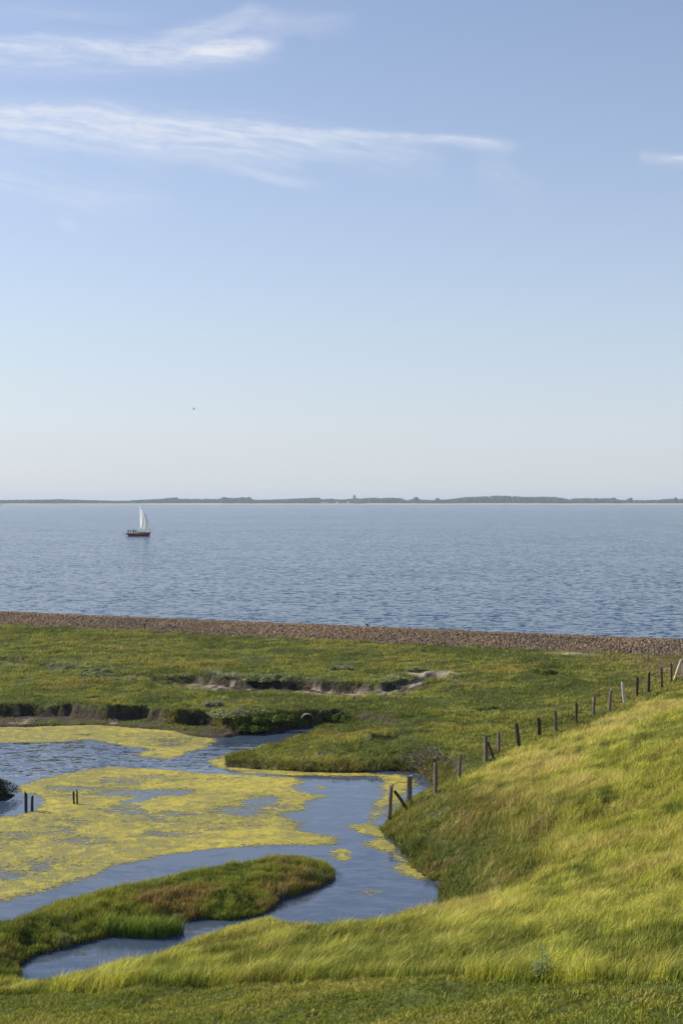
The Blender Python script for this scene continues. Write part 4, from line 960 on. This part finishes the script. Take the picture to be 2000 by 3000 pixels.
        skinned('body', v, e, r, mat('clothes', colr, .9, .1), p, 1)
        bm = bmesh.new(); bmesh.ops.create_uvsphere(bm, u_segments=12, v_segments=8, radius=.115)
        for q in bm.verts: q.co = Vector((q.co.x + .025, q.co.y - .0, max(q.co.z, -.05) + .76))
        mesh_bm('hair', bm, M_DARKB, p, True)
build_boat()

# ------------------------------------------------------------------ the far shore
FY = 4500.0
def fx(px): return (px - 784) / FPX * FY
def fz(py): return CAMZ + (HZ - py) / FPX * FY
SIL = [(-2600, 1147), (-1200, 1148), (-300, 1147), (0, 1148), (80, 1147), (140, 1146), (200, 1148), (250, 1149), (280, 1149.5), (365, 1145.5), (400, 1142), (412, 1145), (500, 1145.5), (515, 1141.5), (535, 1144), (555, 1142), (572, 1141.5), (582, 1147), (620, 1147), (700, 1143.5), (730, 1142), (738, 1146),
       (765, 1145), (782, 1147), (805, 1145), (830, 1144), (859, 1142.7), (876, 1144), (901, 1142.5), (918, 1144), (936, 1149), (945, 1146), (970, 1147), (986, 1148), (1016, 1147), (1041, 1145), (1071, 1141), (1116, 1139.5), (1141, 1138), (1173, 1139), (1206, 1141), (1271, 1140.5), (1291, 1143.5), (1308, 1147), (1318, 1144),
       (1400, 1144), (1426, 1147.5), (1456, 1148), (1489, 1148), (1513, 1147), (1535, 1145), (1568, 1145), (1700, 1146), (1900, 1143), (2300, 1147), (4200, 1147)]
sx_ = np.array([p[0] for p in SIL]); sy_ = np.array([p[1] for p in SIL])
def build_far():
    X = np.linspace(-6000, 6000, 700); rows = [(FY - 60, -1.5), (FY - 8, -.2), (FY + 15, 1.0), (FY + 60, 2.2), (FY + 120, 4.0), (FY + 260, 5.0), (FY + 4000, 6.0), (FY + 4200, -2)]
    V = []; c = []
    for j, (yy, zz) in enumerate(rows):
        wob = 14 * fbm(X / 300, X * 0 + j * .2, 131, 3)
        hh = zz * (1 + (.35 * fbm(X / 160, X * 0 + j, 132, 3) if j > 1 else 0))
        V.append(np.stack([X, yy + wob, hh + 0 * X], 1)); col = np.array([(.30, .27, .20), (.40, .36, .28), (.48, .43, .34), (.34, .32, .22), (.12, .13, .06), (.08, .10, .04), (.08, .10, .04), (.08, .1, .04)][j])
        left = ss(fx(450), fx(250), X)[:, None] if j in (2, 3) else 0
        c.append(np.tile(col, (len(X), 1)) * (1 - left * .35))
    V = np.concatenate(V); c = np.concatenate(c); nx = len(X); I = np.arange(nx * len(rows)).reshape(len(rows), nx)
    F = np.stack([I[:-1, :-1], I[:-1, 1:], I[1:, 1:], I[1:, :-1]], -1).reshape(-1, 4)
    m = bpy.data.materials.new('far_land'); m.use_nodes = True; N = NT(m.node_tree); b = m.node_tree.nodes['Principled BSDF']; N.l(N.n('ShaderNodeAttribute', attribute_name='Col').outputs['Color'], b.inputs['Base Color']); b.inputs['Roughness'].default_value = 1
    tag(mesh_np('far_shore', V, F, m, smooth=True, col=c), 'low far shore with a pale beach across the water', 'land', kind='structure')
    bm = bmesh.new(); bmesh.ops.create_icosphere(bm, subdivisions=2, radius=1.0); base = np.array([v.co[:] for v in bm.verts]); bf = np.array([[v.index for v in f.verts] for f in bm.faces]); bm.free()
    n = 4600; px = np.concatenate([rng.uniform(-100, 1700, 3600), rng.uniform(-2500, 4100, 1000)]); dy = rng.uniform(110, 330, n)
    yy = FY + dy; x = (px - 784) / FPX * yy; top = CAMZ + (HZ - np.interp(px, sx_, sy_)) / FPX * yy - rng.uniform(0, 1, n) ** 2 * 6 - .6
    r = rng.uniform(3.0, 6.5, n); gz = 4.0; hz = np.maximum((top - gz) / 2, 2.0)
    V = base[None] * (1 + rng.uniform(-.22, .22, (n, len(base), 1))); V = V * np.stack([r, r, hz], 1)[:, None] + np.stack([x, yy, gz + hz], 1)[:, None]
    F = (bf[None] + (np.arange(n) * len(base))[:, None, None]).reshape(-1, 3); c = jit(np.tile(np.array([.018, .028, .018]), (n, 1)), n, .25)
    tag(mesh_np('far_wood', V.reshape(-1, 3), F, m, col=np.repeat(np.clip(c, .005, 1), len(base), 0)), 'dark belt of woods along the far shore', 'woods', kind='stuff')
    mt = mat('far_bark', (.08, .06, .045), .9, .1)
    for (pc, pt, wd, lab) in ((954, 1140, 18, 'big rounded tree standing clear of the belt, between church tower and wooded hill'), (1004.5, 1143.5, 11, 'small round tree at the left foot of the far wooded hill'), (1444, 1143, 18, 'dome shaped tree on the far shore near the right side'), (404, 1141.5, 8, 'small bump of a tree above the far belt near the boat'),
                              (515, 1141, 14, 'leftmost of three rounded trees left of the middle of the far belt'), (555, 1142, 12, 'middle one of three rounded trees left of the middle of the far belt'), (573, 1141, 7, 'narrow rightmost one of three rounded trees in the far belt'), (1408, 1142.5, 12, 'rounded tree left of the dome shaped one on the far shore'), (1550, 1142.5, 12, 'tree rising at the far right end of the far belt')):
        yy = FY + 95; root = tag(empty('tree', ((pc - 784) / FPX * yy, yy, 3.2)), lab, 'tree', 'single trees on the far shore'); ht = CAMZ + (HZ - pt) / FPX * yy - 3.2; rw = wd / 2 / FPX * yy
        V = []; n = 26
        P = rng.normal(0, 1, (n, 3)); P /= np.linalg.norm(P, axis=1)[:, None]; P *= rng.uniform(.3, .75, (n, 1)); P[:, 2] = P[:, 2] * ht * .36 + ht * .58; P[:, :2] *= rw
        rr = rng.uniform(.28, .45, n); V = base[None] * (1 + rng.uniform(-.25, .25, (n, len(base), 1))) * np.stack([rr * rw, rr * rw, rr * ht * .55], 1)[:, None] + P[:, None]
        V[..., 2] = np.minimum(V[..., 2], ht)
        F = (bf[None] + (np.arange(n) * len(base))[:, None, None]).reshape(-1, 3); c = jit(np.tile(np.array([.018, .028, .018]), (n, 1)), n, .2)
        mesh_np('crown', V.reshape(-1, 3), F, m, root, col=np.repeat(np.clip(c, .005, 1), len(base), 0))
        bm = bmesh.new(); tube(bm, [(0, 0, -1), (0, 0, ht * .3), (.3, 0, ht * .6)], [.9, .7, .3], 8); mesh_bm('trunk', bm, mt, root)
    # church with a domed tower
    yy = FY + 90; root = tag(empty('church', ((813.5 - 784) / FPX * yy, yy, 3.5)), 'church tower with a rounded dark top rising above the far trees', 'church')
    mb = mat('church_brick', (.17, .12, .10), .9, .1, .2, .3); mr = mat('church_slate', (.07, .08, .09), .7, .3, .2, .3)
    bm = bmesh.new(); box(bm, (0, 0, 9), (9, 9, 20), .2); tw = mesh_bm('tower', bm, mb, root)
    for x in (-2, 2):
        bm = bmesh.new(); box(bm, (x, -4.55, 15.5), (1.4, .3, 3.2), .05); mesh_bm('louvre', bm, mr, tw)
    bm = bmesh.new(); pr = [(5.0, 19), (5.2, 20), (4.6, 22.5), (3.4, 25), (1.6, 27), (.4, 28.5), (.15, 30.5)]; rg = [[bm.verts.new((r * math.cos(k * math.pi / 4 + .39), r * math.sin(k * math.pi / 4 + .39), z)) for k in range(8)] for r, z in pr]
    for a, b_ in zip(rg, rg[1:]):
        for k in range(8): bm.faces.new((a[k], a[(k + 1) % 8], b_[(k + 1) % 8], b_[k]))
    bm.faces.new(rg[0][::-1]); bm.faces.new(rg[-1]); mesh_bm('dome', bm, mr, root)
    bm = bmesh.new(); box(bm, (14, 2, 4), (20, 9, 9), .1); mesh_bm('nave', bm, mb, root)
    bm = bmesh.new(); v = [bm.verts.new(p) for p in ((4, -3, 8.5), (24.3, -3, 8.5), (24.3, 7, 8.5), (4, 7, 8.5), (4, 2, 13), (24.3, 2, 13))]
    for f in ((0, 1, 5, 4), (2, 3, 4, 5), (1, 2, 5), (3, 0, 4), (0, 3, 2, 1)): bm.faces.new([v[k] for k in f])
    mesh_bm('nave_roof', bm, mr, root)
    # white buildings by the beach
    mw = mat('white_render', (.78, .77, .74), .8, .2, .05, .2); mrr = mat('red_roof', (.28, .15, .11), .9, .1, .2, .3); mg = mat('window_dark', (.05, .06, .07), .3, .5)
    for (pc, wd, ht, lab) in ((773.5, 9, 5, 'white house with a reddish roof on the far beach, left of the church'), (799, 9, 5, 'white house with a reddish roof on the far beach, nearest the church'), (745, 22, 3.4, 'long low white beach building left of the two houses across the water')):
        y2 = FY + 48; r2 = tag(empty('house', ((pc - 784) / FPX * y2, y2, 2.0)), lab, 'house', 'white buildings on the far shore'); bm = bmesh.new(); box(bm, (0, 4, ht / 2), (wd, 8, ht), .05); wl = mesh_bm('wall', bm, mw, r2)
        bm = bmesh.new(); rh = 2.6 if ht > 4 else 1.0; a = wd / 2 + .4; v = [bm.verts.new(p) for p in ((-a, -.5, ht + .003), (a, -.5, ht + .003), (a, 8.5, ht + .003), (-a, 8.5, ht + .003), (-a + .2, 4, ht + rh), (a - .2, 4, ht + rh))]
        for f in ((0, 1, 5, 4), (2, 3, 4, 5), (1, 2, 5), (3, 0, 4), (0, 3, 2, 1)): bm.faces.new([v[k] for k in f])
        mesh_bm('roof', bm, mrr, r2)
        for k in range(3):
            bm = bmesh.new(); box(bm, (-wd / 3 + k * wd / 3, -.02, ht * .5), (1.2, .1, 1.2), .01); mesh_bm('window', bm, mg, wl)
    # white motor boat moored off the far shore, at the left edge
    y3 = FY - 110; r3 = tag(empty('motor_boat', ((2 - 784) / FPX * y3, y3, SEA)), 'tiny white motor boat off the far shore at the left edge', 'motor boat')
    bm = bmesh.new(); stn = [(-6, 1.6, 1.6), (0, 1.9, 1.7), (4, 1.3, 2.1), (7, .1, 2.5)]; pr = [[bm.verts.new(p) for p in ((x, -b_, z), (x - .4, -b_ * .8, -.2), (x - .4, b_ * .8, -.2), (x, b_, z))] for x, b_, z in stn]
    for a, b_ in zip(pr, pr[1:]):
        for k in range(4): bm.faces.new((a[k], a[(k + 1) % 4], b_[(k + 1) % 4], b_[k]))
    bm.faces.new(pr[0][::-1]); bm.faces.new(pr[-1]); mesh_bm('hull', bm, mw, r3)
    bm = bmesh.new(); box(bm, (-.5, 0, 2.7), (5, 2.6, 2.2), .25); mesh_bm('cabin', bm, mw, r3)
build_far()

# ------------------------------------------------------------------ haze
def build_haze():
    bm = bmesh.new(); box(bm, (0, 4200, 18), (26000, 17600, 47))
    m = bpy.data.materials.new('haze'); m.use_nodes = True; nt = m.node_tree
    for n in list(nt.nodes):
        if n.type != 'OUTPUT_MATERIAL': nt.nodes.remove(n)
    v = nt.nodes.new('ShaderNodeVolumePrincipled'); v.inputs['Color'].default_value = (.66, .79, .95, 1); v.inputs['Density'].default_value = .00010; v.inputs['Anisotropy'].default_value = .1
    nt.links.new(v.outputs[0], nt.nodes['Material Output'].inputs['Volume'])
    o = mesh_bm('haze', bm, m); tag(o, 'thin bluish sea haze in the air', 'haze', kind='stuff')
build_haze()
